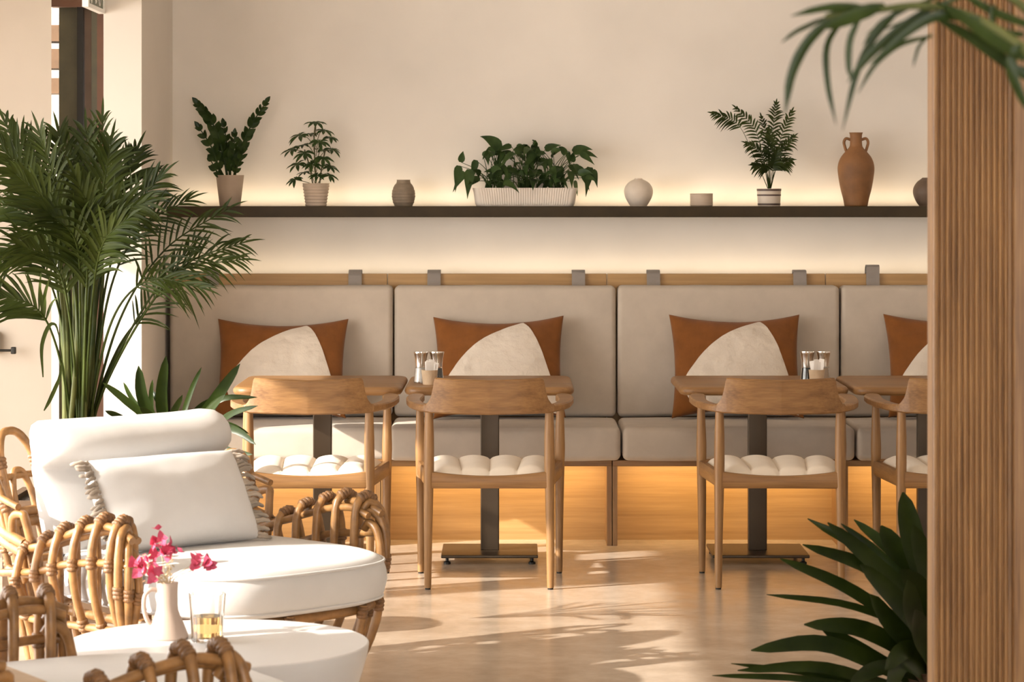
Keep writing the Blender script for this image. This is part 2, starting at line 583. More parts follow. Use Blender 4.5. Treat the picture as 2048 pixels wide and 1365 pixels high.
# ------------------------------------------------------------------ cushions on the bench
def pillow_pt(u, v, w, h, T, side, seed, pinch=(0.07, 0.17), crumple=0.004):
    x = u * w / 2 * (1 - pinch[0] * (1 - v * v))
    z = v * h / 2 * (1 - pinch[1] * (1 - u * u))
    prof = max(0.0, (1 - u * u) * (1 - v * v)) ** 0.42
    y = -side * T * prof
    n = noise.noise(V((u * 2.6 + seed, v * 2.6, seed)))
    n2 = noise.noise(V((u * 7 + seed, v * 5, seed + 9)))
    y += (n * 1.6 + n2 * 0.7) * crumple * min(1, prof * 2)
    return V((x, y, z))


def pillow(name, label, cat, w, h, T, mat, loc, lean, rz=0.0, roll=0.0, group=None, seed=0.0, n=36, pinch=(0.07, 0.17), crumple=0.004):
    root = thing(name, label, cat, loc, 0, group)
    root.rotation_euler = (Matrix.Rotation(rz, 3, 'Z') @ Matrix.Rotation(lean, 3, 'X') @ Matrix.Rotation(roll, 3, 'Y')).to_euler()
    mb = MB()
    key, verts, faces = {}, [], []
    for side in (1, -1):
        for i in range(n + 1):
            for j in range(n + 1):
                u, v = math.sin((2 * i / n - 1) * PI / 2), math.sin((2 * j / n - 1) * PI / 2)
                border = i in (0, n) or j in (0, n)
                k = (i, j) if border else (i, j, side)
                if k not in key:
                    key[k] = len(verts)
                    verts.append(pillow_pt(u, v, w, h, T, side, seed, pinch, crumple))
        for i in range(n):
            for j in range(n):
                q = []
                for (a, b2) in ((i, j), (i + 1, j), (i + 1, j + 1), (i, j + 1)):
                    q.append(key[(a, b2)] if (a in (0, n) or b2 in (0, n)) else key[(a, b2, side)])
                faces.append(tuple(q if side > 0 else q[::-1]))
    mb.add(verts, faces)
    mb.build('cover', mat, root, 180)
    return root


LEFT = [(-1.0, -0.50), (-0.8, -0.72), (-0.6, -0.82), (-0.35, -0.85), (-0.1, -0.72), (0.15, -0.56), (0.4, -0.36), (0.6, -0.16), (0.8, 0.10), (0.93, 0.36)]
RIGHT = [(-1.0, 0.92), (-0.6, 0.90), (-0.3, 0.83), (0.0, 0.755), (0.3, 0.67), (0.6, 0.56), (0.8, 0.47), (0.93, 0.38)]
def smooth_tbl(tbl, v):
    # Catmull-Rom through the table
    ps = [V((a, b2, 0)) for a, b2 in tbl]
    lo, hi = 0.0, 1.0
    for _ in range(30):
        mid = (lo + hi) / 2
        if catmull_at(ps, mid).x < v:
            lo = mid
        else:
            hi = mid
    return catmull_at(ps, lo).y


def catmull_at(pts, t):
    P = [pts[0] * 2 - pts[1]] + pts + [pts[-1] * 2 - pts[-2]]
    seg = len(pts) - 1
    t = t * seg
    k = min(int(t), seg - 1)
    u = t - k
    a, b_, c, d = P[k], P[k + 1], P[k + 2], P[k + 3]
    return 0.5 * ((2 * b_) + (c - a) * u + (2 * a - 5 * b_ + 4 * c - d) * u * u + (3 * b_ - a - 3 * c + d) * u ** 3)


plabels = ['rust cushion with cream linen patch on the leftmost bench module',
           'rust cushion with cream patch behind the salt and pepper mills, second from left',
           'rust cushion with cream patch behind the table with the dark brown post',
           'rust cushion with cream patch half hidden by the ribbed timber column']
ppos = [(563, 640, 0.0, 0.0), (998, 630, -0.012, 0.012), (1472, 625, 0.0, 0.02), (1903, 628, 0.01, 0.02)]
for i, (px, ytop, roll, dh) in enumerate(ppos):
    dh0 = dh
    w, h, T = 0.553, 0.448, 0.085
    h += dh0
    d = 11.775
    base_z = 0.492
    ang = 0.43
    cz = base_z + h / 2 * math.cos(ang) + 0.008
    c = V(((px - 1024) * d / F, d, cz))
    pr = pillow('scatter_cushion', plabels[i], 'cushion', w, h, T, M['rust'], c, -ang, 0, roll, 'rust and cream cushions on the bench', seed=i * 7.3)
    mb = MB()
    nv, nu = 64, 26
    verts, faces = [], []
    for j in range(nv + 1):
        v = -0.985 + (0.925 + 0.985) * j / nv
        l, r_ = smooth_tbl(LEFT, v), smooth_tbl(RIGHT, v)
        r_ = max(r_, l + 0.005)
        for k in range(nu + 1):
            u = l + (r_ - l) * k / nu
            p = pillow_pt(u, v, w, h, T, 1, i * 7.3)
            p.y -= 0.0035 + 0.002 * noise.noise(V((u * 9 + i, v * 16, 3.3)))
            verts.append(p)
    for j in range(nv):
        for k in range(nu):
            a = j * (nu + 1) + k
            faces.append((a, a + 1, a + nu + 2, a + nu + 1))
    mb.add(verts, faces).build('linen_patch', M['linen'], pr, 180)['label'] = 'cream linen patch'

# ------------------------------------------------------------------ dining tables
tb = thing('dining_table', 'oak table on a pale sunlit post, leftmost along the bench', 'table', (-0.746, 11.03, 0), 0, 'square oak tables along the bench')
def slab(hx, hy, hz, z, r, edge):
    rings = []
    for k in range(7):
        a = -PI / 2 + PI * k / 6
        ins = edge * (1 - math.cos(a))
        zz = z + hz * math.sin(a)
        ring = []
        for (sx, sy, a0) in ((1, 1, 0), (-1, 1, PI / 2), (-1, -1, PI), (1, -1, 1.5 * PI)):
            for j in range(9):
                an = a0 + PI / 2 * j / 8
                ring.append(V((sx * (hx - r) + (r - ins) * math.cos(an), sy * (hy - r) + (r - ins) * math.sin(an), zz)))
        rings.append(ring)
    return rings
mb = MB().loft(slab(0.3255, 0.345, 0.0165, 0.6835, 0.07, 0.016))
mb.build('tabletop', M['oak_x'], tb, 40)
MB().rbox((0, 0, 0.345), (0.0365, 0.022, 0.310), 0.004, 2).build('post', M['bronze'], tb)
MB().rbox((0, 0, 0.660), (0.16, 0.16, 0.005), 0.003, 2).build('top_plate', M['bronze'], tb)
MB().rbox((0, 0, 0.031), (0.188, 0.18, 0.006), 0.003, 2).build('base_plate', M['bronze'], tb)
for sx in (-1, 1):
    for sy in (-1, 1):
        MB().lathe([(0.014, 0), (0.014, 0.008), (0.006, 0.012), (0.006, 0.026)], 12, (sx * 0.165, sy * 0.158, 0)).build('levelling_foot', M['black'], tb)
dup(tb, (-0.087, 11.03, 0), 0, 'oak table with mills on its left end, near the middle of the bench')
dup(tb, (0.966, 11.03, 0), 0, 'oak table with mills at its right end and a dark brown post')
dup(tb, (1.632, 11.03, 0), 0, 'oak table running behind the ribbed timber column')

# ------------------------------------------------------------------ dining chairs (front faces +Y)
def build_chair(loc, label):
    ch = thing('dining_chair', label, 'chair', loc, 0, 'oak armchairs at the tables')
    # legs
    for sx in (-1, 1):
        MB().tube(catmull([(sx * 0.223, -0.215, 0.006), (sx * 0.222, -0.215, 0.2), (sx * 0.220, -0.213, 0.40), (sx * 0.219, -0.212, 0.55), (sx * 0.219, -0.212, 0.655)], 24),
                  [interp([(0, 0.0125), (0.35, 0.0165), (0.58, 0.0195), (0.75, 0.0185), (1, 0.0150)], k / 24) for k in range(25)], 14).build('leg', M['oak_z'], ch, 60)
        MB().tube(catmull([(sx * 0.262, 0.218, 0.006), (sx * 0.262, 0.216, 0.2), (sx * 0.264, 0.214, 0.42), (sx * 0.265, 0.212, 0.55), (sx * 0.266, 0.210, 0.655)], 24),
                  [interp([(0, 0.0125), (0.35, 0.0165), (0.6, 0.0195), (0.78, 0.0165), (1, 0.0130)], k / 24) for k in range(25)], 14).build('leg', M['oak_z'], ch, 60)
    for (sx, sy) in ((-0.223, -0.215), (0.223, -0.215), (-0.262, 0.218), (0.262, 0.218)):
        MB().lathe([(0.0105, 0.0), (0.0105, 0.007)], 12, (sx, sy, 0)).build('foot_glide', M['black'], ch)
    # seat rails
    def rail(p0, p1, z0, z1, th, sag, name, mat):
        mb = MB()
        p0, p1 = V(p0), V(p1)
        dr = (p1 - p0).normalized()
        nn = V((-dr.y, dr.x, 0)) * th / 2
        rings = []
        for k in range(17):
            t_ = k / 16
            p = p0.lerp(p1, t_)
            top = z1 - sag * (1 - (2 * t_ - 1) ** 2)
            e = 0.004
            rings.append([p + nn * 0.7 + V((0, 0, z0)), p + nn + V((0, 0, z0 + e)), p + nn + V((0, 0, top - e)), p + nn * 0.7 + V((0, 0, top)),
                          p - nn * 0.7 + V((0, 0, top)), p - nn + V((0, 0, top - e)), p - nn + V((0, 0, z0 + e)), p - nn * 0.7 + V((0, 0, z0))])
        mb.loft(rings).build(name, mat, ch, 50)
    rail((-0.215, -0.215, 0), (0.215, -0.215, 0), 0.368, 0.430, 0.024, 0.017, 'seat_rail', M['oak_x'])
    rail((-0.255, 0.214, 0), (0.255, 0.214, 0), 0.385, 0.432, 0.024, 0.0, 'seat_rail', M['oak_x'])
    for sx in (-1, 1):
        rail((sx * 0.222, -0.205, 0), (sx * 0.264, 0.205, 0), 0.372, 0.428, 0.022, 0.0, 'seat_rail', M['oak_y'])
    # seat cushion: four quilted channels
    mb = MB()
    nu, nv = 64, 20
    verts, faces = [], []
    for sgn in (1, -1):
        for j in range(nv + 1):
            v = j / nv
            y = -0.198 + 0.408 * v
            hwid = 0.200 + 0.045 * v
            for i in range(nu + 1):
                u = 2 * i / nu - 1
                chn = abs(math.sin((u + 1) * 2 * PI / 1.0 * 0.5 * 2)) if False else abs(math.sin((u + 1) * 2 * PI / 2 * 2 / 1 * 0.5 * 2 / 2 * 2 / 2))
                ph = (u + 1) * 2          # 0..4 : four channels
                chn = math.sin(PI * (ph % 1.0)) ** 0.55 if 0 < ph < 4 else 0
                edge = (max(0, 1 - abs(u) ** 8)) ** 0.5 * (max(0, 1 - abs(2 * v - 1) ** 8)) ** 0.5
                dip = -0.014 * (1 - u * u) * (1 - v)
                if sgn > 0:
                    z = 0.421 + dip + (0.018 + 0.019 * chn) * edge
                else:
                    z = 0.421 + dip - 0.012 * edge
                bow = 0.018 * (1 - v) * 0 
                verts.append(V((u * hwid, y + bow, z)))
    W = nu + 1
    tot = W * (nv + 1)
    for j in range(nv):
        for i in range(nu):
            a = j * W + i
            faces.append((a, a + 1, a + W + 1, a + W))
            faces.append((tot + a, tot + a + W, tot + a + W + 1, tot + a + 1))
    for i in range(nu):
        faces.append((i, tot + i, tot + i + 1, i + 1))
        a = nv * W + i
        faces.append((a, a + 1, tot + a + 1, tot + a))
    for j in range(nv):
        a = j * W
        faces.append((a, a + W, tot + a + W, tot + a))
        a = j * W + nu
        faces.append((a, tot + a, tot + a + W, a + W))
    mb.add(verts, faces).build('seat_cushion', M['seat'], ch, 70)
    # back and arms: one bent ring
    half = catmull([(-0.275, 0.275, 0), (-0.283, 0.12, 0), (-0.278, -0.04, 0), (-0.258, -0.150, 0), (-0.215, -0.222, 0), (-0.13, -0.262, 0), (0, -0.276, 0)], 200)
    path = half + [V((-p.x, p.y, 0)) for p in reversed(half[:-1])]
    N = len(path)
    rings = []
    for k, p in enumerate(path):
        t_ = (path[min(k + 1, N - 1)] - path[max(k - 1, 0)]).normalized()
        out = V((t_.y, -t_.x, 0))
        ax = abs(p.x)
        if p.y < -0.1:
            hgt = interp([(0.0, 0.116), (0.186, 0.120), (0.1885, 0.116), (0.193, 0.092), (0.198, 0.068), (0.206, 0.044), (0.218, 0.024), (0.236, 0.009), (0.258, 0.0)], ax)
            wid = interp([(0.0, 0.014), (0.18, 0.014), (0.22, 0.017), (0.26, 0.022), (0.28, 0.025)], ax)
            zb = interp([(0.0, 0.640), (0.2, 0.643), (0.27, 0.650)], ax)
        else:
            hgt = 0.0
            wid = interp([(-0.1, 0.024), (0.0, 0.026), (0.12, 0.031), (0.2, 0.032), (0.25, 0.026), (0.275, 0.012)], p.y)
            zb = interp([(-0.1, 0.650), (0.28, 0.652)], p.y)
        thick = 0.026
        zt = zb + thick * (1 if hgt < 0.02 else 0.6) + hgt
        zt = zb + max(thick, hgt + 0.010)
        lean = -0.10 * max(0, hgt)
        e = 0.005
        iw = wid
        def P(o_, z):
            fr_ = (z - zb) / max(1e-6, (zt - zb))
            return p + out * (o_ + lean * -1 * fr_) + V((0, 0, z))
        tw = wid if hgt < 0.02 else wid * 0.75
        rings.append([P(wid - e, zb), P(wid, zb + e), P(tw, zt - e), P(tw - e, zt), P(-tw + e, zt), P(-tw, zt - e), P(-iw, zb + e), P(-iw + e, zb)])
    MB().loft(rings).build('back_and_arms', M['oak_x'], ch, 42)
    return ch


chair0 = build_chair((-0.738, 10.395, 0), 'oak armchair with cream quilted seat, leftmost, behind the white lounge chair')
dup(chair0, (-0.083, 10.395, 0), 0, 'oak armchair with cream quilted seat in front of the mills, middle of the view')
c3 = dup(chair0, (0.978, 10.395, 0), -0.02, 'oak armchair with cream quilted seat at the table with a dark brown post')
dup(chair0, (1.640, 10.395, 0), -0.02, 'oak armchair cut off by the ribbed timber column')

# ------------------------------------------------------------------ mills and sachet glasses on the tables
def mill(loc, label, fill):
    t = thing('spice_mill', label, 'mill', loc, 0, 'steel and glass mills on the tables')
    MB().lathe([(0.0275, 0.0), (0.0275, 0.003), (0.0250, 0.03), (0.0215, 0.062), (0.0202, 0.062), (0.0237, 0.03), (0.0260, 0.004), (0.0, 0.004)], 24).build('glass_body', M['glass'], t, 50)
    MB().lathe([(0.0, 0.0045), (0.0255, 0.005), (0.0232, 0.030), (0.0205, 0.057), (0.0, 0.057)], 24).build('filling', fill, t, 50)
    MB().lathe([(0.0218, 0.0625), (0.0222, 0.075), (0.0240, 0.095), (0.0272, 0.112), (0.0290, 0.117), (0.0284, 0.122), (0.0, 0.123)], 28).build('grinder_head', M['steel'], t, 50)
    return t


def sachet_glass(loc, label):
    t = thing('sachet_cup', label, 'cup', loc, 0, 'cups of sugar sachets')
    MB().lathe([(0.0265, 0.0), (0.0265, 0.003), (0.0320, 0.056), (0.0303, 0.056), (0.0250, 0.004), (0.0, 0.004)], 24).build('cup', M['tan'], t, 50)
    return t


def sachets(loc, n, seed, label):
    rnd = random.Random(seed)
    for k in range(n):
        a = rnd.uniform(0, 2 * PI)
        rad = rnd.uniform(0.002, 0.015)
        t = MB()
        h, w = rnd.uniform(0.075, 0.095), rnd.uniform(0.018, 0.022)
        lean_ = rnd.uniform(-0.13, 0.13)
        tmp = MB().rbox((0, 0, h / 2), (w / 2, 0.0012, h / 2), 0.0008, 2)
        mat = Matrix.Rotation(rnd.uniform(-0.45, 0.45), 4, 'Z') @ Matrix.Rotation(lean_ * 1.3, 4, 'Y')
        t.add([mat @ v for v in tmp.v], tmp.f)
        col = M['pack']
        o = t.build('sugar_sachet', col, None)
        o.location = V(loc) + V((rad * math.cos(a), rad * math.sin(a), 0.0045))
        tag(o, label, 'sachet', 'sugar sachets in the table cups')


TZ = 0.700
mill((-0.3555, 10.935, TZ), 'steel-topped glass salt mill left of the sachets on the middle table', M['salt'])
mill((-0.294, 10.94, TZ), 'steel-topped glass pepper mill right of the sachets on the middle table', M['pepper'])
sachet_glass((-0.319, 10.845, TZ), 'small tan cup of sugar sachets between the mills on the middle table')
sachets((-0.319, 10.845, TZ), 9, 3, 'paper sugar sachet standing in the tan cup on the middle table')
mill((1.155, 10.955, TZ), 'pepper mill with steel top left of the sachets on the right-hand table', M['pepper'])
mill((1.219, 10.96, TZ), 'mill with steel top right of the sachets on the right-hand table', M['tan'])
sachet_glass((1.183, 10.868, TZ), 'small tan cup of sugar sachets between the mills on the right-hand table')
sachets((1.183, 10.868, TZ), 9, 5, 'paper sugar sachet standing in the tan cup on the right-hand table')

# ------------------------------------------------------------------ pots and plants on the shelf
SD = 12.085
def shelf_loc(px):
    return V(((px - 1024) * SD / F, SD, SHZ))
K = SD / F       # metres per pixel on the shelf


def leaf_blade(mb, base, direction, nrm, length, width, droop=0.3, n=6, prof=None, fold=0.15):
    prof = prof or [0.15, 0.75, 1.0, 0.95, 0.75, 0.42, 0.02]
    d = V(direction).normalized()
    path = []
    for i in range(n + 1):
        s_ = i / n
        path.append(V(base) + d * length * s_ + V((0, 0, -droop * length * s_ * s_)))
    ws = [width * interp([(j / (len(prof) - 1), x) for j, x in enumerate(prof)], i / n) for i in range(n + 1)]
    mb.strip(path, ws, nrm, fold)


def frond(path, n, L, w, nrm, t0=0.35, ang=50, droop=0.25, rach=0.004, rnd=random, prof=None, seg=5):
    mb = MB()
    pp = catmull(path, 40)
    mb.tube(pp, [rach * (1.2 - 0.95 * i / 40) for i in range(41)], 5)
    nrm = V(nrm).normalized()
    for i in range(n):
        t_ = t0 + (1 - t0) * (i + 0.5) / n
        k = t_ * 40
        k0 = min(int(k), 39)
        p = pp[k0].lerp(pp[k0 + 1], k - k0)
        T = (pp[k0 + 1] - pp[k0]).normalized()
        S = T.cross(nrm).normalized()
        rel = (t_ - t0) / (1 - t0)
        ll = L * (0.55 + 0.45 * math.sin(PI * min(1, rel * 0.8 + 0.15))) * rnd.uniform(0.85, 1.1) * (1 - 0.35 * rel * rel)
        a = math.radians(ang * (1 - 0.45 * rel) + rnd.uniform(-8, 8))
        for sd in (-1, 1):
            dirn = T * math.cos(a) + S * sd * math.sin(a) + nrm * rnd.uniform(-0.1, 0.28)
            lp = []
            dd = droop * rnd.uniform(0.6, 1.4)
            for q in range(seg + 1):
                s_ = q / seg
                lp.append(p + dirn.normalized() * ll * s_ + V((0, 0, -dd * ll * s_ ** 2.2)))
            ws = [w * x for x in ([0.45, 0.95, 1.0, 0.85, 0.5, 0.03] if seg == 5 else [0.45, 1, 0.8, 0.03])]
            mb.strip(lp, ws, (nrm + V((rnd.uniform(-.3, .3), rnd.uniform(-.3, .3), rnd.uniform(-.3, .3)))).normalized(), 0.12)
    # terminal leaflet
    mb.strip([pp[-1] + (pp[-1] - pp[-2]).normalized() * L * 0.5 * q / 4 - V((0, 0, 0.1 * L * (q / 4) ** 2)) for q in range(5)], [w * x for x in (0.5, 0.9, 0.8, 0.5, 0.02)], nrm, 0.1)
    return mb


# 1 ZZ plant in a tapered taupe pot
t = thing('potted_plant', 'glossy upright plant with thick leafy arms in a tapered taupe pot', 'plant', shelf_loc(460))
MB().lathe([(0.0, 0.0), (0.042, 0.0), (0.045, 0.004), (0.052, 0.06), (0.060, 0.128), (0.0605, 0.134), (0.056, 0.134), (0.053, 0.118), (0.0, 0.116)], 40).build('pot', M['pot_taupe'], t, 40)
MB().lathe([(0.0, 0.122), (0.030, 0.121), (0.0535, 0.118)], 24).build('soil', M['soil'], t)
rnd = random.Random(11)
def zz_stem(pts, n, ll, lw):
    pts = [V(p) for p in pts]
    mb = MB()
    pp = catmull(pts, 30)
    mb.tube(pp, [0.006 - 0.004 * i / 30 for i in range(31)], 7)
    for i in range(n):
        tt = 0.25 + 0.75 * i / (n - 1)
        k = min(int(tt * 30), 29)
        T = (pp[k + 1] - pp[k]).normalized()
        S = T.cross(V((0.15, -1, 0.1))).normalized()
        for sd in (-1, 1):
            dr = T * 0.85 + S * sd * 0.5 + V((0, rnd.uniform(-0.5, 0.3), 0))
            f_ = 0.75 + 0.5 * math.sin(PI * min(1, tt))
            leaf_blade(mb, pp[k], dr, V((rnd.uniform(-.9, .9), -1, rnd.uniform(0, .6))), ll * f_ * 0.92, lw * f_ * 0.86, rnd.uniform(-0.05, 0.2), 6, [0.2, 0.8, 1.0, 1.0, 0.85, 0.5, 0.02], 0.12)
    leaf_blade(mb, pp[-1], (pp[-1] - pp[-2]), V((0, -1, 0.2)), ll * 0.9, lw * 0.8, 0.1)
    mb.build('leafy_stem', M['zz'], t, 180)
b0 = V((0, 0, 0.115))
def sp(px, py, dy=0.0):
    return V(((px - 460) * K, dy, (413 - py) * K))
zz_stem([(-0.01, 0.0, 0.115), sp(448, 315, -0.01), sp(430, 255, -0.02), sp(398, 210, -0.03)], 11, 0.050, 0.030)
zz_stem([(0.015, 0.0, 0.115), sp(478, 310, 0.0), sp(500, 255, 0.01), sp(530, 207, 0.01)], 10, 0.046, 0.026)
zz_stem([(-0.02, -0.015, 0.115), sp(437, 330, -0.03), sp(425, 295, -0.04), sp(402, 258, -0.05)], 6, 0.048, 0.028)
zz_stem([(0.0, -0.01, 0.115), sp(462, 335, -0.02), sp(468, 305, -0.02), sp(470, 272, -0.02)], 7, 0.042, 0.024)
zz_stem([(0.02, -0.02, 0.115), sp(474, 340, -0.04), sp(484, 315, -0.05), sp(492, 292, -0.06)], 5, 0.038, 0.018)
zz_stem([(-0.03, -0.02, 0.115), sp(440, 350, -0.03), sp(432, 338, -0.04), sp(424, 322, -0.04)], 3, 0.036, 0.026)
zz_stem([(0.0, 0.02, 0.115), sp(455, 320, 0.03), sp(452, 290, 0.04), sp(445, 250, 0.05)], 7, 0.040, 0.024)

# 2 umbrella plant in a ribbed pot
t = thing('potted_plant', 'bushy umbrella-leaved plant in a beige pot with horizontal ribs', 'plant', shelf_loc(632))
prof = [(0.0, 0.0), (0.044, 0.0)]
for k in range(45):
    z = 0.002 + 0.094 * k / 44
    prof.append((0.045 + 0.0135 * k / 44 + 0.0016 * math.sin(k / 44 * 2 * PI * 7), z))
prof += [(0.058, 0.099), (0.055, 0.099), (0.053, 0.086), (0.0, 0.085)]
MB().lathe(prof, 40).build('pot', M['pot_beige'], t, 50)
MB().lathe([(0.0, 0.090), (0.03, 0.089), (0.0535, 0.087)], 24).build('soil', M['soil'], t)
rnd = random.Random(5)
mbs, mbl = MB(), MB()
def cluster(c, r_, axis, nn=8):
    axis = V(axis).normalized()
    e1 = axis.orthogonal().normalized()
    e2 = axis.cross(e1)
    for q in range(nn):
        a = 2 * PI * q / nn + rnd.uniform(-.2, .2)
        dr = (e1 * math.cos(a) + e2 * math.sin(a)) + axis * 0.15
        leaf_blade(mbl, c, dr, axis, r_ * rnd.uniform(0.8, 1.1), r_ * 0.34, rnd.uniform(0.25, 0.6), 5, [0.1, 0.5, 0.9, 1.0, 0.7, 0.02], 0.18)
def sp2(px, py, dy=0.0):
    return V(((px - 632) * K, dy, (413 - py) * K))
trunks = [[(0.0, 0, 0.085), sp2(630, 330), sp2(628, 280), sp2(631, 248)], [(-0.012, 0, 0.085), sp2(620, 335, -0.02), sp2(610, 300, -0.03)], [(0.014, 0, 0.085), sp2(643, 335, 0.02), sp2(650, 300, 0.02)]]
for q in trunks:
    mbs.tube(catmull(q, 14), 0.0032, 6)
cl = [(631, 246, 0, 0.050), (600, 272, -0.02, 0.052), (585, 300, -0.03, 0.050), (660, 276, 0.02, 0.046), (664, 300, 0.0, 0.045), (640, 285, -0.06, 0.050),
      (612, 308, -0.07, 0.050), (648, 318, -0.06, 0.050), (660, 335, -0.03, 0.046), (595, 330, -0.03, 0.050), (626, 330, -0.07, 0.045), (660, 352, -0.04, 0.042), (592, 360, -0.05, 0.045),
      (620, 268, 0.04, 0.045), (645, 300, 0.05, 0.045), (605, 290, 0.05, 0.045), (636, 352, -0.06, 0.04), (648, 262, 0.0, 0.045), (610, 345, 0.03, 0.04)]
for (px, py, dy, r_) in cl:
    c = sp2(px, py, dy)
    ax = V((c.x * 3.5, dy * 3 - 0.25, 0.75))
    cluster(c, r_, ax)
    mbs.tube(catmull([V((0, 0, max(0.09, c.z - 0.06))), V((c.x * 0.5, dy * 0.5, c.z - 0.01)), c], 8), 0.0016, 5)
mbl.build('foliage', M['herb'], t, 180)
mbs.build('stem', M['bark'], t, 60)

# 3 small grey-brown vase
mb = MB()
prof = [(0.0, 0.0), (0.038, 0.0)]
base = [(0, 0.038), (0.12, 0.045), (0.35, 0.0505), (0.55, 0.0495), (0.75, 0.042), (0.88, 0.031), (0.93, 0.0285), (1.0, 0.030)]
for k in range(50):
    f_ = k / 49
    prof.append((interp(base, f_) + 0.0007 * math.sin(f_ * 2 * PI * 9), 0.001 + 0.113 * f_))
prof += [(0.026, 0.114), (0.022, 0.095), (0.0, 0.09)]
o = mb.lathe(prof, 40).build('vase', M['pot_grey'], None, 60)
o.location = shelf_loc(807)
tag(o, 'small grey-brown ridged vase with a narrow mouth on the shelf', 'vase')

# 4 white ribbed trough with arrow-leaved plants
t = thing('planter_trough', 'long white ribbed planter trough of arrow-leaved plants in the middle of the shelf', 'plant', shelf_loc(1050))
mb = MB()
rings = []
def trough_ring(hx, hy, z, rib):
    ring = []
    r_ = 0.03
    n = 36
    pts = []
    for (sx, sy, a0) in ((1, 1, 0), (-1, 1, PI / 2), (-1, -1, PI), (1, -1, 1.5 * PI)):
        for j in range(9):
            an = a0 + PI / 2 * j / 8
            pts.append((V((sx * (hx - r_) + r_ * math.cos(an), sy * (hy - r_) + r_ * math.sin(an), z)), V((math.cos(an), math.sin(an), 0))))
        nxt = {0: (-1, 1), 1: (-1, -1), 2: (1, -1), 3: (1, 1)}
        # long straight runs get extra points for the ribs
        if a0 in (0, PI):
            m_ = 160
            for j in range(1, m_):
                f_ = j / m_
                x = (1 if a0 == 0 else -1) * (hx - r_) * (1 - 2 * f_)
                pts.append((V((x, sy * hy, z)), V((0, sy, 0))))
    return [p + nn * rib * (1 if abs(nn.y) < 0.99 else math.cos(p.x / hx * 0.225 * 2 * PI / 0.0105)) for p, nn in pts]
for (hx, hy, z, rib) in ((0.208, 0.060, 0.0, 0), (0.210, 0.062, 0.003, 0.0003), (0.213, 0.064, 0.012, 0.0016), (0.220, 0.068, 0.06, 0.0016), (0.224, 0.070, 0.074, 0.0016), (0.225, 0.071, 0.079, 0.0003), (0.220, 0.066, 0.079, 0), (0.217, 0.063, 0.066, 0)):
    rings.append(trough_ring(hx, hy, z, rib))
mb.loft(rings).build('trough', M['pot_white'], t, 50)
rnd = random.Random(21)
mbl, mbs = MB(), MB()
AR = [0.55, 0.98, 1.0, 0.86, 0.66, 0.42, 0.2, 0.02]
def arrow(px, py, dy, L, dirn, nrm, root):
    c = V(((px - 1050) * K, dy, (413 - py) * K))
    leaf_blade(mbl, c, dirn, nrm, L, L * 0.43, rnd.uniform(0.15, 0.5), 7, AR, 0.16)
    r0 = V((root, dy * 0.3, 0.066))
    mid = (r0 + c) / 2 + V((-(c.x - root) * 0.15, 0, 0.02))
    mbs.tube(catmull([r0, mid, c], 10), [0.0022 - 0.001 * i / 10 for i in range(11)], 5)
roots = [-0.13, 0.0, 0.13]
for k in range(96):
    ra = rnd.choice(roots)
    px = 1050 + ra / K + rnd.gauss(0, 26)
    px = max(928, min(1178, px))
    py = rnd.uniform(292, 366)
    dy = rnd.uniform(-0.10, 0.06)
    out = V(((px - 1050) * K - ra, dy, 0)) * 6 + V((rnd.uniform(-.7, .7), rnd.uniform(-.7, .1), rnd.uniform(-0.7, 0.55)))
    arrow(px, py, dy, rnd.uniform(0.052, 0.085), out, V((rnd.uniform(-.6, .6), -0.9, rnd.uniform(0.1, 0.8))), ra + rnd.uniform(-.03, .03))
# outliers seen against the wall
for (px, py, dx, dz, L, ra) in ((1000, 298, -0.9, 0.95, 0.125, -0.1), (985, 306, 0.9, 0.1, 0.07, -0.1), (1146, 306, 1, 0.62, 0.10, 0.13), (1160, 308, 0.9, -0.5, 0.07, 0.13), (922, 325, 0.15, 1, 0.07, -0.15), (918, 332, -0.2, -1, 0.085, -0.15),
                              (940, 340, -0.1, -1, 0.105, -0.14), (930, 345, -0.7, -0.8, 0.08, -0.14), (1180, 335, -0.2, -1, 0.095, 0.15), (1185, 340, 0.3, -1, 0.07, 0.15), (1165, 350, 0.5, -0.9, 0.06, 0.14), (1090, 300, 0.5, 0.25, 0.08, 0.02),
                              (1030, 305, 0.8, 0.25, 0.09, -0.05), (1130, 310, -0.3, 0.6, 0.07, 0.12), (1075, 308, -0.2, 0.6, 0.07, 0.05), (985, 312, -0.2, 0.8, 0.07, -0.1)):
    arrow(px, py, rnd.uniform(-0.08, 0.02), L, (dx, -0.15, dz), V((0.1, -1, 0.4)), ra)
mbl.build('foliage', M['herb'], t, 180)
mbs.build('stem', M['herb'], t, 60)
MB().box((-0.21, -0.056, 0.04), (0.21, 0.056, 0.064)).build('soil', M['soil'], t)

# 5 cream round vase, 6 bowl, 9 dark vase
mb = MB()
prof = [(0.0, 0.0), (0.036, 0.0)]
base = [(0, 0.036), (0.1, 0.044), (0.3, 0.057), (0.5, 0.0625), (0.68, 0.0585), (0.84, 0.044), (0.93, 0.026), (0.96, 0.018), (1.0, 0.0165)]
bp = [V((r_, z, 0)) for z, r_ in base]
for k in range(40):
    q = catmull_at(bp, k / 39)
    prof.append((q.x, 0.001 + 0.120 * q.y))
prof += [(0.0145, 0.121), (0.013, 0.10), (0.0, 0.09)]
o = mb.lathe(prof, 44).build('vase', M['pot_cream'], None, 60)
o.location = shelf_loc(1277)
tag(o, 'round cream vase with a tiny mouth right of the planter trough', 'vase')
mb = MB()
prof = [(0.0, 0.0), (0.046, 0.0), (0.0485, 0.003)] + [(0.049 + 0.0006 * math.sin(k * 1.9), 0.004 + 0.046 * k / 20) for k in range(21)] + [(0.050, 0.054), (0.047, 0.055), (0.045, 0.015), (0.0, 0.012)]
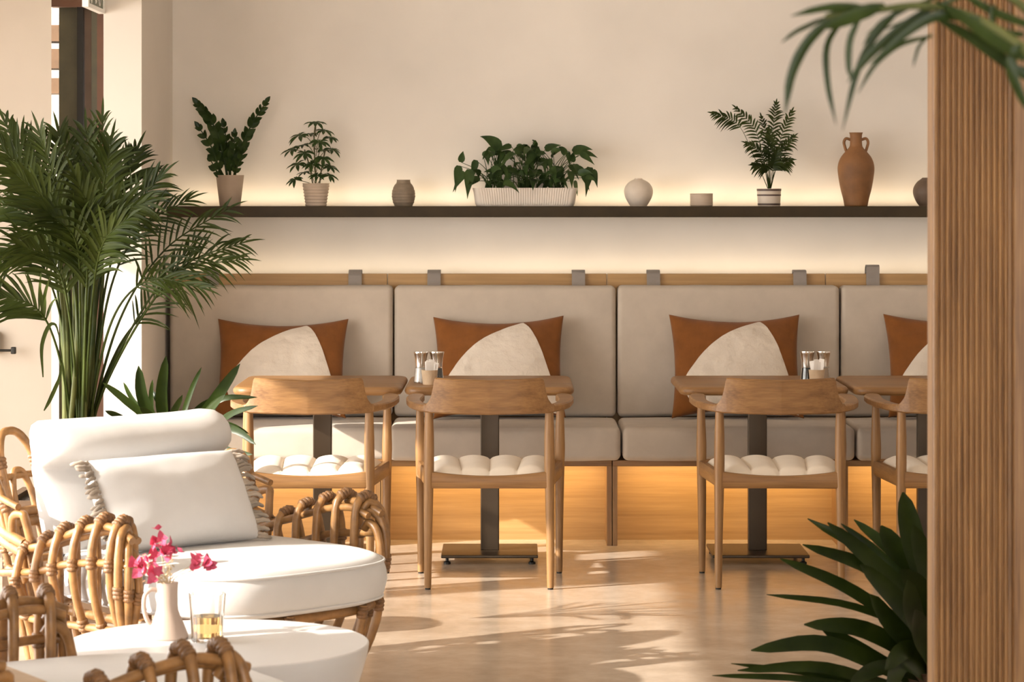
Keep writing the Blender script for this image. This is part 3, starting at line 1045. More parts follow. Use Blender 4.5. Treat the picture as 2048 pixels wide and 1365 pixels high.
o = mb.lathe(prof, 40).build('bowl', M['pot_beige'], None, 50)
o.location = shelf_loc(1403)
tag(o, 'small straight-sided beige bowl standing alone on the shelf', 'bowl')
mb = MB()
prof = [(0.0, 0.0), (0.040, 0.0)]
base = [(0, 0.040), (0.15, 0.053), (0.42, 0.066), (0.65, 0.064), (0.85, 0.049), (0.95, 0.033), (1.0, 0.026)]
bp = [V((r_, z, 0)) for z, r_ in base]
for k in range(40):
    q = catmull_at(bp, k / 39)
    prof.append((q.x, 0.001 + 0.122 * q.y))
prof += [(0.022, 0.123), (0.02, 0.1), (0.0, 0.09)]
o = mb.lathe(prof, 40).build('vase', M['pot_dark'], None, 60)
o.location = shelf_loc(1857)
tag(o, 'round dark brown vase half hidden by the ribbed timber column', 'vase')

# 7 small palm in a striped pot
t = thing('potted_palm', 'small feathery palm in a brown and white striped pot', 'plant', shelf_loc(1538))
MB().lathe([(0.0, 0.0), (0.047, 0.0), (0.048, 0.003), (0.0525, 0.072), (0.0525, 0.076), (0.049, 0.076), (0.048, 0.062), (0.0, 0.061)], 40).build('pot', M['pot_cream'], t, 40)
for (z0, z1) in ((0.004, 0.012), (0.044, 0.051), (0.0655, 0.0745)):
    r0, r1 = 0.048 + 0.0045 * (z0 / 0.072) + 0.0006, 0.048 + 0.0045 * (z1 / 0.072) + 0.0006
    MB().lathe([(r0, z0), (r1, z1)], 40).build('stripe', M['stripe'], t, 0)
    t.children[-1]['label'] = 'dark brown stripe'
MB().lathe([(0.0, 0.066), (0.03, 0.065), (0.0485, 0.063)], 24).build('soil', M['soil'], t)
rnd = random.Random(31)
def pp_(px, py, dy=0.0):
    return V(((px - 1538) * K, dy, (413 - py) * K))
fr_list = [
    ([(0, 0, 0.065), pp_(1510, 320, -0.02), pp_(1475, 250, -0.03), pp_(1425, 228, -0.05)], 0.62),
    ([(0, 0, 0.065), pp_(1525, 320, -0.03), pp_(1508, 260, -0.05), pp_(1470, 218, -0.07)], 0.50),
    ([(0, 0, 0.065), pp_(1540, 310, 0.0), pp_(1548, 250, 0.02), pp_(1553, 208, 0.02)], 0.40),
    ([(0.005, 0, 0.065), pp_(1550, 320, -0.03), pp_(1562, 270, -0.05), pp_(1580, 225, -0.06)], 0.40),
    ([(0.005, 0, 0.065), pp_(1552, 335, -0.02), pp_(1565, 300, -0.04), pp_(1585, 275, -0.06)], 0.35),
    ([(0, 0, 0.065), pp_(1530, 335, -0.04), pp_(1518, 305, -0.06), pp_(1490, 288, -0.08)], 0.40),
    ([(0, 0, 0.065), pp_(1538, 330, 0.02), pp_(1535, 280, 0.04), pp_(1525, 235, 0.05)], 0.40),
    ([(0, 0, 0.065), pp_(1542, 345, -0.05), pp_(1545, 325, -0.08), pp_(1552, 300, -0.10)], 0.35),
    ([(0, 0, 0.065), pp_(1534, 350, -0.03), pp_(1525, 338, -0.05), pp_(1505, 332, -0.07)], 0.40),
    ([(0, 0, 0.065), pp_(1548, 345, -0.03), pp_(1558, 330, -0.05), pp_(1578, 322, -0.07)], 0.40),
    ([(0, 0, 0.065), pp_(1540, 335, -0.04), pp_(1540, 300, -0.06), pp_(1536, 262, -0.06)], 0.40)]
for (pts, t0) in fr_list:
    frond(pts, 13, 0.062, 0.0085, (rnd.uniform(-.3, .3), -1, rnd.uniform(0.2, .6)), t0, 58, 0.35, 0.0016, rnd).build('frond', M['palm'], t, 180)

# 8 terracotta amphora
t = thing('amphora', 'tall terracotta amphora with two small handles at the neck', 'vase', shelf_loc(1712))
base = [(0.0, 0.050), (0.10, 0.056), (0.25, 0.068), (0.45, 0.078), (0.56, 0.0775), (0.66, 0.066), (0.74, 0.046), (0.79, 0.032), (0.83, 0.0265), (0.93, 0.0255), (0.975, 0.0265), (1.0, 0.030)]
bp = [V((r_, z, 0)) for z, r_ in base]
prof = [(0.0, 0.0), (0.048, 0.0)]
for k in range(64):
    q = catmull_at(bp, k / 63)
    prof.append((q.x, 0.001 + 0.317 * q.y))
prof += [(0.026, 0.318), (0.022, 0.29), (0.0, 0.28)]
MB().lathe(prof, 48).build('body', M['terracotta'], t, 60)
for sx in (-1, 1):
    MB().tube(catmull([(sx * 0.024, -0.0, 0.287), (sx * 0.043, 0, 0.292), (sx * 0.052, 0, 0.276), (sx * 0.047, 0, 0.252), (sx * 0.040, 0, 0.232)], 18), 0.0062, 10).build('handle', M['terracotta'], t, 60)

# ------------------------------------------------------------------ rattan lounge chairs  (front faces -Y)
def build_lounge(loc, rz, label):
    ch = thing('lounge_chair', label, 'armchair', loc, rz, 'rattan lounge chairs')
    rnd = random.Random(77)
    R0 = 0.0125
    # seat cushion
    def sup(hx, hy, e, n=72):
        out = []
        for k in range(n):
            a = 2 * PI * k / n
            c_, s_ = math.cos(a), math.sin(a)
            out.append(V((hx * math.copysign(abs(c_) ** (2 / e), c_), hy * math.copysign(abs(s_) ** (2 / e), s_), 0)))
        return out
    rings = []
    lv = [(0.285, 0.84), (0.287, 0.92), (0.296, 0.968), (0.315, 0.985), (0.345, 1.0), (0.37, 0.996), (0.395, 0.98), (0.410, 0.955), (0.418, 0.90), (0.424, 0.72), (0.428, 0.4), (0.429, 0.02)]
    for (z, f_) in lv:
        rings.append([V((p.x * f_, 0.372 + p.y * f_, z)) for p in sup(0.385, 0.440, 3.3)])
    sc = MB().loft(rings).build('seat_cushion', M['white'], ch, 180)
    for (z, f_) in ((0.400, 0.980), (0.300, 0.972)):
        MB().tube([V((p.x * f_, 0.372 + p.y * f_, z)) for p in sup(0.385, 0.440, 3.3)], 0.0042, 6, closed=True).build('piping', M['white'], sc, 180)
    # back cushion with a rolled head
    lv = [(0.40, 0.735, 0.070, 0.30), (0.41, 0.738, 0.082, 0.325), (0.46, 0.752, 0.088, 0.335), (0.54, 0.778, 0.084, 0.337), (0.60, 0.802, 0.066, 0.336), (0.640, 0.818, 0.054, 0.336), (0.652, 0.812, 0.062, 0.338),
          (0.662, 0.796, 0.092, 0.340), (0.685, 0.788, 0.112, 0.342), (0.71, 0.790, 0.117, 0.343), (0.737, 0.798, 0.110, 0.341), (0.760, 0.808, 0.088, 0.333), (0.774, 0.814, 0.058, 0.315), (0.779, 0.816, 0.02, 0.28)]
    rings = []
    for (z, yc, th, hw) in lv:
        rr_ = []
        for p in sup(hw, th, 3.0, 64):
            dz = 0.006 * noise.noise(V((p.x * 7, p.y * 7, z * 7))) + 0.010 * (abs(p.x) / 0.34) ** 2 * (1 if z > 0.66 else 0)
            rr_.append(V((p.x, yc + p.y + 0.006 * noise.noise(V((p.x * 5, z * 6, 4.0))), z + dz)))
        rings.append(rr_)
    MB().loft(rings).build('back_cushion', M['white'], ch, 180)

    def hoop(pts, r_, bind_at=(), n=26):
        mb = MB()
        pp = catmull(pts, n)
        mb.tube(pp, [r_ * (1 + 0.10 * noise.noise(V((i * 0.6, pts[0][0] * 30, pts[0][1] * 30)))) for i in range(n + 1)], 9)
        ho = mb.build('rattan_hoop', M['rattan'], ch, 60)
        if bind_at:
            for f_ in bind_at:
                k = int(f_ * n)
                k = max(1, min(n - 1, k))
                T = (pp[k + 1] - pp[k - 1]).normalized()
                c = pp[k]
                pth, rad = [], []
                for q in range(13):
                    s_ = (q / 12 - 0.5) * 0.034
                    pth.append(c + T * s_)
                    rad.append(r_ * (1.16 + 0.20 * abs(math.sin(q / 12 * PI * 3))))
                MB().tube(pth, rad, 9).build('binding', M['binding'], ho, 60)
        return ho
    for s in (-1, 1):
        # arm hoops
        ys = [0.245, 0.332, 0.420, 0.508, 0.598, 0.688]
        zs = [0.553, 0.554, 0.537, 0.512, 0.480, 0.445]
        for y, zp in zip(ys, zs):
            yj = y + rnd.uniform(-.006, .006)
            hoop([(s * 0.375, yj + 0.015, 0.10), (s * 0.430, yj + 0.008, 0.20), (s * 0.482, yj, 0.34), (s * 0.492, yj, zp - 0.095), (s * 0.472, yj, zp - 0.022), (s * 0.440, yj + 0.004, zp),
                  (s * 0.408, yj + 0.008, zp - 0.028), (s * 0.400, yj + 0.010, zp - 0.11), (s * 0.399, yj + 0.012, 0.36), (s * 0.398, yj + 0.012, 0.26)], R0, (0.18, 0.33, 0.50, 0.58))
        # front fan of the arm
        for ang, zt in ((28, 0.535), (58, 0.508), (88, 0.475)):
            a = math.radians(ang)
            dx, dy = math.cos(a), -math.sin(a)
            cx_, cy_ = s * 0.440, 0.240
            o_ = lambda r_, z: (cx_ + s * dx * r_, cy_ + dy * r_, z)
            hoop([o_(-0.055 + 0.02, 0.10), o_(0.0, 0.20), o_(0.048, 0.33), o_(0.055, zt - 0.10), o_(0.040, zt - 0.025), o_(0.006, zt), o_(-0.015, zt - 0.02)], R0, (0.2, 0.42))
        # long rails of the arm
        def rail(pts, r_=0.0105, name='rattan_rail'):
            pp = catmull(pts, 30)
            return MB().tube(pp, r_, 8).build(name, M['rattan'], ch, 60)
        rail([(s * 0.455, 0.195, 0.503), (s * 0.452, 0.255, 0.524), (s * 0.452, 0.33, 0.531), (s * 0.452, 0.46, 0.504), (s * 0.452, 0.60, 0.456), (s * 0.44, 0.76, 0.425)], 0.012)
        rail([(s * 0.420, 0.215, 0.498), (s * 0.418, 0.28, 0.516), (s * 0.418, 0.38, 0.508), (s * 0.418, 0.55, 0.466), (s * 0.410, 0.76, 0.41)], 0.011)
        rail([(s * 0.470, 0.195, 0.435), (s * 0.478, 0.25, 0.440), (s * 0.478, 0.45, 0.420), (s * 0.478, 0.60, 0.385), (s * 0.46, 0.80, 0.36)], 0.011)
        rail([(s * 0.428, 0.18, 0.245), (s * 0.446, 0.26, 0.250), (s * 0.446, 0.45, 0.245), (s * 0.44, 0.70, 0.24), (s * 0.36, 0.88, 0.24)], 0.011)
    # back shell: arched loops round the back
    def plan(u, grow=1.0):
        a = u * PI / 2 * 1.04
        return V((0.455 * grow * math.copysign(abs(math.sin(a)) ** 0.75, a), 0.72 + 0.26 * grow * max(0, math.cos(a)) ** 0.75, 0))
    us = [-0.97, -0.75, -0.5, -0.25, 0.0, 0.25, 0.5, 0.75, 0.97]
    for u in us:
        zt = 0.735 - 0.20 * max(0, abs(u) - 0.55) / 0.42
        dl = 0.115
        lean = 0.13
        def q(uu, z):
            p = plan(uu)
            g = (z - 0.10) / 0.62
            return (p.x * (0.86 + 0.20 * g), p.y - 0.06 + (0.05 + lean) * g * (0.35 + 0.65 * math.cos(uu * PI / 2)), z)
        hoop([q(u - dl * 0.8, 0.10), q(u - dl, 0.28), q(u - dl, 0.46), q(u - dl * 0.95, zt - 0.09), q(u - dl * 0.55, zt - 0.015), q(u, zt), q(u + dl * 0.55, zt - 0.015), q(u + dl * 0.95, zt - 0.09), q(u + dl, 0.46), q(u + dl, 0.28), q(u + dl * 0.8, 0.10)], 0.0125, (0.17, 0.3, 0.7, 0.83), 40)
        zt2 = zt - 0.115
        hoop([q(u - dl * 0.55, 0.42), q(u - dl * 0.55, zt2 - 0.08), q(u - dl * 0.3, zt2 - 0.012), q(u, zt2), q(u + dl * 0.3, zt2 - 0.012), q(u + dl * 0.55, zt2 - 0.08), q(u + dl * 0.55, 0.42)], 0.0105, (), 24)
    for z, r_ in ((0.605, 0.0105), (0.50, 0.016), (0.47, 0.016), (0.36, 0.012), (0.24, 0.012)):
        pts = []
        for k in range(17):
            uu = -1.0 + 2.0 * k / 16
            p = plan(uu)
            g = (z - 0.10) / 0.62
            pts.append(V((p.x * (0.86 + 0.20 * g), p.y - 0.06 + 0.18 * g * (0.35 + 0.65 * math.cos(uu * PI / 2)), z - (0.05 * abs(uu) ** 3 if z > 0.45 else 0))))
        MB().tube(catmull(pts, 48), r_, 8).build('rattan_rail', M['rattan'], ch, 60)
    # seat ring, floor ring and curved base canes
    MB().tube([V((p.x * 1.06, 0.40 + p.y * 0.99, 0.268)) for p in sup(0.372, 0.405, 3.0)], 0.014, 8, closed=True).build('seat_ring', M['rattan'], ch, 60)
    MB().tube([V((p.x * 0.82, 0.42 + p.y * 0.80, 0.015)) for p in sup(0.372, 0.405, 2.6)], 0.0145, 8, closed=True).build('floor_ring', M['rattan'], ch, 60)
    MB().tube([V((p.x * 0.93, 0.42 + p.y * 0.92, 0.105)) for p in sup(0.372, 0.405, 2.8)], 0.011, 8, closed=True).build('base_rail', M['rattan'], ch, 60)
    for k in range(14):
        a = 2 * PI * k / 14 + 0.12
        c_, s_ = math.cos(a), math.sin(a)
        ux, uy = 0.372 * math.copysign(abs(c_) ** 0.68, c_), 0.405 * math.copysign(abs(s_) ** 0.68, s_)
        hoop([(ux * 1.10, 0.40 + uy * 1.06, 0.285), (ux * 1.09, 0.41 + uy * 1.05, 0.21), (ux * 1.0, 0.42 + uy * 0.98, 0.11), (ux * 0.88, 0.42 + uy * 0.86, 0.045), (ux * 0.82, 0.42 + uy * 0.80, 0.015)], 0.0125, (0.12, 0.62), 14)
    return ch


L1 = V((-0.565, 7.745, 0))
lounge = build_lounge(L1, math.radians(45), 'rattan lounge chair with thick white cushions, sunlit behind the white table')
dup(lounge, (-0.599, 6.038, 0), math.radians(122.1), 'rattan lounge chair in the near corner, dark canes and shaded white seat')

# throw pillow with fringe on the far lounge chair
M45 = Matrix.Rotation(math.radians(45), 3, 'Z')
pc = L1 + M45 @ V((-0.068, 0.515, 0.558))
tp = pillow('throw_pillow', 'white oblong pillow with taupe fringe on the sunlit lounge chair', 'pillow', 0.52, 0.285, 0.085, M['white'], pc, math.radians(-30), math.radians(42), math.radians(0), seed=40, n=30, pinch=(0.02, 0.03), crumple=0.003)
rnd = random.Random(8)
for sx in (-1, 1):
    mb = MB()
    for k in range(30):
        v = -0.97 + 1.94 * k / 29
        p = pillow_pt(sx * 0.99, v, 0.50, 0.285, 0.085, 1, 40, (0.02, 0.03))
        L = rnd.uniform(0.035, 0.06)
        e = p + V((sx * L, rnd.uniform(-.012, .012), rnd.uniform(-.022, .006)))
        mid = (p + e) / 2 + V((0, -0.010, rnd.uniform(-.006, .006)))
        mb.tube(catmull([p, mid, e], 6), [0.0040, 0.0062, 0.0048, 0.0070, 0.0050, 0.0062, 0.003], 6)
    mb.build('fringe', M['tassel'], tp, 180)
# folded throw on the near chair
th = thing('folded_throw', 'folded tan throw on the near lounge chair seat, lower left corner', 'throw', (-1.045, 5.655, 0.431), math.radians(122.1))
MB().rbox((0, 0, 0.012), (0.16, 0.065, 0.011), 0.009, 8, (0, 0, 0.002)).build('lower_fold', M['tan'], th, 180)
MB().rbox((0.004, 0.003, 0.034), (0.155, 0.060, 0.011), 0.009, 8, (0, 0, 0.003)).build('upper_fold', M['tan'], th, 180)

# ------------------------------------------------------------------ round white coffee table with jug and glass
CT = V((-0.717, 6.80, 0))
ct = thing('coffee_table', 'round white table with bowl-shaped sides in the foreground', 'table', CT)
prof = [(0.0, 0.0), (0.235, 0.0), (0.24, 0.004), (0.262, 0.05), (0.298, 0.13), (0.330, 0.21), (0.353, 0.28), (0.366, 0.325), (0.3695, 0.345), (0.3690, 0.3505), (0.366, 0.353)]
bpz = prof
MB().lathe(prof + [(0.0, 0.353)], 96).build('pedestal_body', M['tabletop'], ct, 30)

jg = thing('jug', 'small pale ceramic jug with a loop handle holding pink flowers', 'jug', (-0.845, 6.865, 0.353))
prof = [(0.0, 0.0), (0.049, 0.0), (0.0515, 0.003), (0.0500, 0.010), (0.040, 0.036), (0.0305, 0.058), (0.0270, 0.068), (0.0258, 0.080), (0.0255, 0.110), (0.0262, 0.130), (0.0272, 0.137), (0.0250, 0.1375), (0.0232, 0.128), (0.0225, 0.085), (0.0, 0.08)]
MB().lathe(prof, 44).build('body', M['jug'], jg, 50)
hp = catmull([(-0.024, -0.006, 0.118), (-0.040, -0.012, 0.120), (-0.053, -0.016, 0.105), (-0.055, -0.017, 0.075), (-0.047, -0.014, 0.045), (-0.038, -0.010, 0.036)], 24)
mb = MB()
mb.tube(hp, [0.0055] * 25, 10)
mb.build('handle', M['jug'], jg, 60)

# flowers
rnd = random.Random(3)
def jp(px, py, dy=0.0):
    return at(px, py, 6.865 + dy)
blooms = [(318, 1085, -0.02, 5), (345, 1100, 0.0, 6), (338, 1112, -0.03, 4), (282, 1133, -0.02, 4), (308, 1142, -0.04, 6), (300, 1122, 0.01, 3), (396, 1125, 0.0, 5), (412, 1130, -0.01, 5)]
mouth = V((-0.845, 6.865, 0.353 + 0.125))
flabels = ['pink flower spray rising highest from the small jug', 'pink flower spray at the centre of the jug bouquet', 'small pink flower spray below the highest bloom in the jug',
           'pink flower spray reaching furthest left from the jug', 'large pink flower spray low above the jug rim', 'few pink bracts between left and central sprays in the jug',
           'pink flower spray leaning right from the jug, left half of the pair', 'pink flower spray leaning furthest right from the jug']
for (px, py, dy, n), fl in zip(blooms, flabels):
    c = jp(px, py, dy)
    t = thing('flower_stem', fl, 'flower', mouth + V((rnd.uniform(-.008, .008), rnd.uniform(-.008, .008), 0)), 0, 'pink flowers in the jug')
    c0 = c - t.location
    mb = MB()
    for k in range(n + 2):
        off = V((rnd.gauss(0, 0.009), rnd.gauss(0, 0.008), rnd.gauss(0, 0.009)))
        ax = V((rnd.uniform(-1, 1), rnd.uniform(-1, 0.3), rnd.uniform(-0.4, 1))).normalized()
        e1 = ax.orthogonal().normalized()
        e2 = ax.cross(e1)
        for q in range(3):
            a = 2 * PI * q / 3
            leaf_blade(mb, c0 + off, e1 * math.cos(a) + e2 * math.sin(a) + ax * 0.5, ax, 0.019, 0.017, -0.1, 5, [0.25, 0.9, 1.0, 0.8, 0.45, 0.02], 0.12)
    mb.build('bracts', M['pink'], t, 180)
    st = MB()
    st.tube(catmull([V((0, 0, -0.03)), V((c0.x * 0.15, c0.y * 0.2, 0.02)), V((c0.x * 0.6, c0.y * 0.6, c0.z * 0.72)), c0], 12), [0.0014 - 0.0006 * i / 12 for i in range(13)], 5)
    st.build('stem', M['stemcream'], t, 60)
# dry filler sprigs
for k in range(9):
    e = jp(rnd.uniform(290, 352), rnd.uniform(1105, 1160), rnd.uniform(-0.03, 0.03))
    root = mouth + V((rnd.uniform(-.01, .01), rnd.uniform(-.01, .01), 0))
    mb = MB()
    e0 = e - root
    mb.tube(catmull([V((0, 0, -0.03)), V((e0.x * 0.3, e0.y * 0.3, e0.z * 0.6)), e0], 8), 0.0009, 5)
    for q in range(6):
        p = e0 + V((rnd.gauss(0, .008), rnd.gauss(0, .008), rnd.gauss(0, .008)))
        leaf_blade(mb, p, V((rnd.uniform(-1, 1), rnd.uniform(-1, 1), rnd.uniform(-.3, 1))), V((0, -1, 0.3)), 0.012, 0.004, 0.1, 3, [0.3, 1, 0.7, 0.05], 0.1)
    o = mb.build('dried_sprig', M['stemcream'], None, 180)
    o.location = root
    tag(o, 'thin pale dried sprig among the pink flowers in the jug', 'sprig', 'dried sprigs in the jug')

gl = thing('drinking_glass', 'fluted glass half full of amber drink beside the jug', 'glass', (-0.742, 6.815, 0.353))
def facet(r_, z, a):
    return r_ * (1 + 0.03 * math.cos(10 * a))
prof = [(0.0, 0.0), (0.0355, 0.0), (0.0375, 0.004), (0.0385, 0.03), (0.0410, 0.075), (0.0445, 0.1165), (0.0420, 0.1165), (0.0385, 0.076), (0.0362, 0.031), (0.0348, 0.010), (0.0, 0.009)]
MB().lathe(prof, 80, fn=facet).build('tumbler', M['glass'], gl, 60)
MB().lathe([(0.0, 0.0092), (0.0345, 0.0102), (0.0360, 0.031), (0.0374, 0.062), (0.0, 0.062)], 80, fn=lambda r_, z, a: r_ * (1 + 0.03 * math.cos(10 * a)) - 0.0002).build('drink', M['amber'], gl, 60)

# ------------------------------------------------------------------ big areca palm
PD = 9.60
PX = (165 - 1024) * PD / F
pl = thing('areca_palm', 'tall bushy palm in a dark brown planter behind the white lounge chair', 'plant', (PX, PD, 0))
rnd = random.Random(17)
mb = MB().box((-0.235, -0.22, 0.0), (0.235, 0.22, 0.38)).box((-0.245, -0.23, 0.38), (0.245, -0.20, 0.41)).box((-0.245, 0.20, 0.38), (0.245, 0.23, 0.41)).box((-0.245, -0.20, 0.38), (-0.215, 0.20, 0.41)).box((0.215, -0.20, 0.38), (0.245, 0.20, 0.41))
mb.build('planter', M['boxwood'], pl)
MB().box((-0.215, -0.20, 0.38), (0.215, 0.20, 0.395)).build('soil', M['soil'], pl)
FR = [
    ([(140, 840), (112, 560), (60, 370), (-30, 262)], 0.0, -0.10, 0.42),
    ([(146, 840), (120, 540), (85, 370), (30, 262)], 0.0, 0.12, 0.45),
    ([(152, 840), (135, 540), (112, 380), (80, 268)], 0.02, -0.05, 0.45),
    ([(158, 840), (152, 540), (140, 380), (118, 268)], -0.02, 0.1, 0.45),
    ([(165, 840), (170, 540), (175, 380), (172, 262)], 0.0, 0.05, 0.45),
    ([(170, 840), (188, 540), (205, 390), (222, 285)], 0.02, -0.1, 0.45),
    ([(175, 840), (200, 560), (235, 410), (272, 305)], 0.0, 0.1, 0.45),
    ([(180, 840), (212, 570), (260, 430), (320, 355)], 0.0, -0.05, 0.45),
    ([(182, 840), (218, 590), (280, 460), (375, 400)], -0.03, -0.1, 0.48),
    ([(186, 840), (240, 640), (330, 500), (455, 418)], 0.0, -0.1, 0.58),
    ([(190, 830), (262, 660), (350, 545), (478, 520)], 0.02, -0.12, 0.60),
    ([(190, 830), (275, 650), (372, 530), (485, 486)], -0.02, -0.05, 0.62),
    ([(148, 840), (118, 620), (60, 505), (-30, 545)], -0.02, -0.12, 0.52),
    ([(142, 840), (112, 690), (70, 615), (-10, 590)], -0.03, -0.15, 0.60),
    ([(150, 840), (125, 600), (70, 440), (-25, 405)], 0.02, 0.1, 0.48),
    ([(160, 840), (150, 580), (110, 430), (30, 345)], -0.04, -0.2, 0.45),
    ([(168, 840), (180, 570), (215, 440), (290, 405)], -0.04, -0.22, 0.45),
    ([(164, 840), (172, 590), (185, 455), (150, 352)], -0.05, -0.25, 0.45),
    ([(160, 840), (160, 600), (150, 480), (90, 420)], -0.05, -0.25, 0.48),
    ([(170, 840), (185, 600), (205, 490), (250, 440)], -0.05, -0.28, 0.48),
    ([(166, 840), (172, 620), (176, 500), (180, 400)], -0.06, -0.20, 0.45),
    ([(156, 840), (140, 640), (110, 530), (40, 490)], -0.05, -0.2, 0.50),
    ([(165, 840), (160, 560), (150, 420), (140, 300)], 0.03, 0.2, 0.45),
    ([(175, 840), (195, 560), (225, 430), (240, 330)], 0.03, 0.2, 0.45),
    ([(180, 840), (225, 640), (300, 560), (400, 575)], -0.02, -0.2, 0.66),
    ([(152, 840), (130, 580), (100, 440), (20, 300)], 0.03, 0.15, 0.45),
    ([(186, 840), (235, 700), (300, 610), (390, 480)], 0.02, 0.02, 0.60),
    ([(150, 840), (128, 560), (70, 400), (10, 245)], -0.02, 0.05, 0.45),
    ([(172, 840), (185, 560), (200, 400), (205, 240)], -0.02, 0.08, 0.45),
]
org = V((PX, PD, 0))
for (pts, dy0, dy1, t0) in FR:
    P3 = []
    for k, (px, py) in enumerate(pts):
        f_ = k / 3
        d = PD + dy0 + dy1 * f_ + rnd.uniform(-.02, .02)
        P3.append(at(px, py, d) - org)
    root = V((P3[0].x * 0.7, P3[0].y, 0.395))
    big = 0.21 if pts[-1][0] < 330 else 0.165
    frond([root] + P3, 20 if big > 0.2 else 14, big * 1.02, 0.0118 if big > 0.2 else 0.0088, (rnd.uniform(-.35, .35), -1, rnd.uniform(0.05, .5)), 0.36 + t0 * 0.45, 44, 0.30, 0.0062, rnd).build('frond', M['palm'], pl, 180)
for pts in ([(150, 840), (122, 700), (104, 648), (84, 690), (86, 755)], [(150, 840), (128, 740), (118, 760), (100, 800), (88, 822)]):
    q = [at(px, py, PD - 0.12) - org for px, py in pts]
    q[0] = V((q[0].x, q[0].y, 0.395))
    MB().strip(catmull(q, 20), [0.004 + 0.010 * math.sin(PI * min(1, max(0, (i - 6) / 14))) for i in range(21)], (0.3, -1, 0.2), 0.12).build('drooping_leaf', M['palm'], pl, 180)
for k in range(16):
    px = rnd.uniform(122, 205)
    d = PD + rnd.uniform(-0.10, 0.10)
    x0 = rnd.uniform(130, 200)
    P3 = [V(((x0 - 1024) * PD / F - PX, d - PD, 0.395)), at(px, 700, d) - org, at(px + (px - 165) * 0.4, 540, d) - org]
    MB().tube(catmull(P3, 12), [0.0105 - 0.004 * i / 12 for i in range(13)], 7).build('stem', M['palmstem'], pl, 60)

# ------------------------------------------------------------------ strap-leaved plants
def strap_leaf(parent, org, pts, d0, d1, w, nrm, tip=0.05):
    n = 14
    P3 = [at(px, py, d0 + (d1 - d0) * k / (len(pts) - 1)) - org for k, (px, py) in enumerate(pts)]
    pp = catmull(P3, n)
    ws = [w * interp([(0, 0.45), (0.3, 0.85), (0.6, 1.0), (0.82, 0.85), (0.93, 0.55), (1, tip)], i / n) for i in range(n + 1)]
    MB().strip(pp, ws, nrm, 0.14).build('leaf', M['strapleaf'], parent, 180)


SPD = 9.05
sorg = V(((345 - 1024) * SPD / F, SPD, 0))
spn = thing('strap_leaf_plant', 'low plant with stiff strap leaves between palm and leftmost dining chair', 'plant', sorg)
MB().lathe([(0.0, 0.0), (0.12, 0.0), (0.125, 0.004), (0.155, 0.36), (0.158, 0.38), (0.148, 0.38), (0.143, 0.35), (0.0, 0.345)], 40).build('pot', M['pot_grey'], spn, 40)
MB().lathe([(0.0, 0.352), (0.08, 0.351), (0.144, 0.349)], 24).build('soil', M['soil'], spn)
rnd = random.Random(23)
for (pts, w, dd) in [
        ([(345, 960), (318, 870), (285, 800), (277, 732)], 0.042, 0.05), ([(350, 960), (330, 860), (322, 790), (332, 712)], 0.040, -0.05), ([(360, 960), (390, 860), (430, 800), (480, 728)], 0.040, 0.0),
        ([(340, 960), (300, 850), (250, 800), (206, 766)], 0.026, -0.08), ([(345, 960), (290, 870), (240, 835), (210, 822)], 0.022, -0.15), ([(365, 960), (400, 850), (440, 800), (515, 795)], 0.020, -0.10),
        ([(360, 960), (365, 850), (380, 790), (403, 735)], 0.020, 0.1), ([(345, 960), (305, 850), (265, 800), (247, 765)], 0.016, 0.12), ([(365, 960), (420, 870), (460, 830), (516, 812)], 0.022, -0.18),
        ([(365, 960), (420, 860), (470, 860), (512, 890)], 0.026, -0.15), ([(362, 960), (410, 850), (455, 850), (498, 868)], 0.020, -0.05), ([(355, 960), (370, 860), (395, 820), (430, 795)], 0.022, 0.1),
        ([(350, 960), (340, 870), (345, 830), (365, 790)], 0.026, -0.1), ([(365, 960), (430, 900), (470, 905), (505, 910)], 0.020, -0.12), ([(345, 960), (300, 880), (262, 845), (222, 838)], 0.020, -0.05),
        ([(350, 960), (325, 860), (300, 830), (280, 815)], 0.028, -0.12), ([(355, 960), (385, 870), (415, 825), (450, 790)], 0.026, -0.14), ([(350, 960), (310, 860), (302, 800), (305, 760)], 0.016, 0.1),
        ([(358, 960), (400, 870), (420, 840), (445, 832)], 0.024, -0.1), ([(350, 960), (335, 850), (318, 805), (300, 778)], 0.020, 0.1)]:
    strap_leaf(spn, sorg, pts, SPD, SPD + dd, w, (rnd.uniform(-.4, .4), -1, rnd.uniform(-.1, .5)))

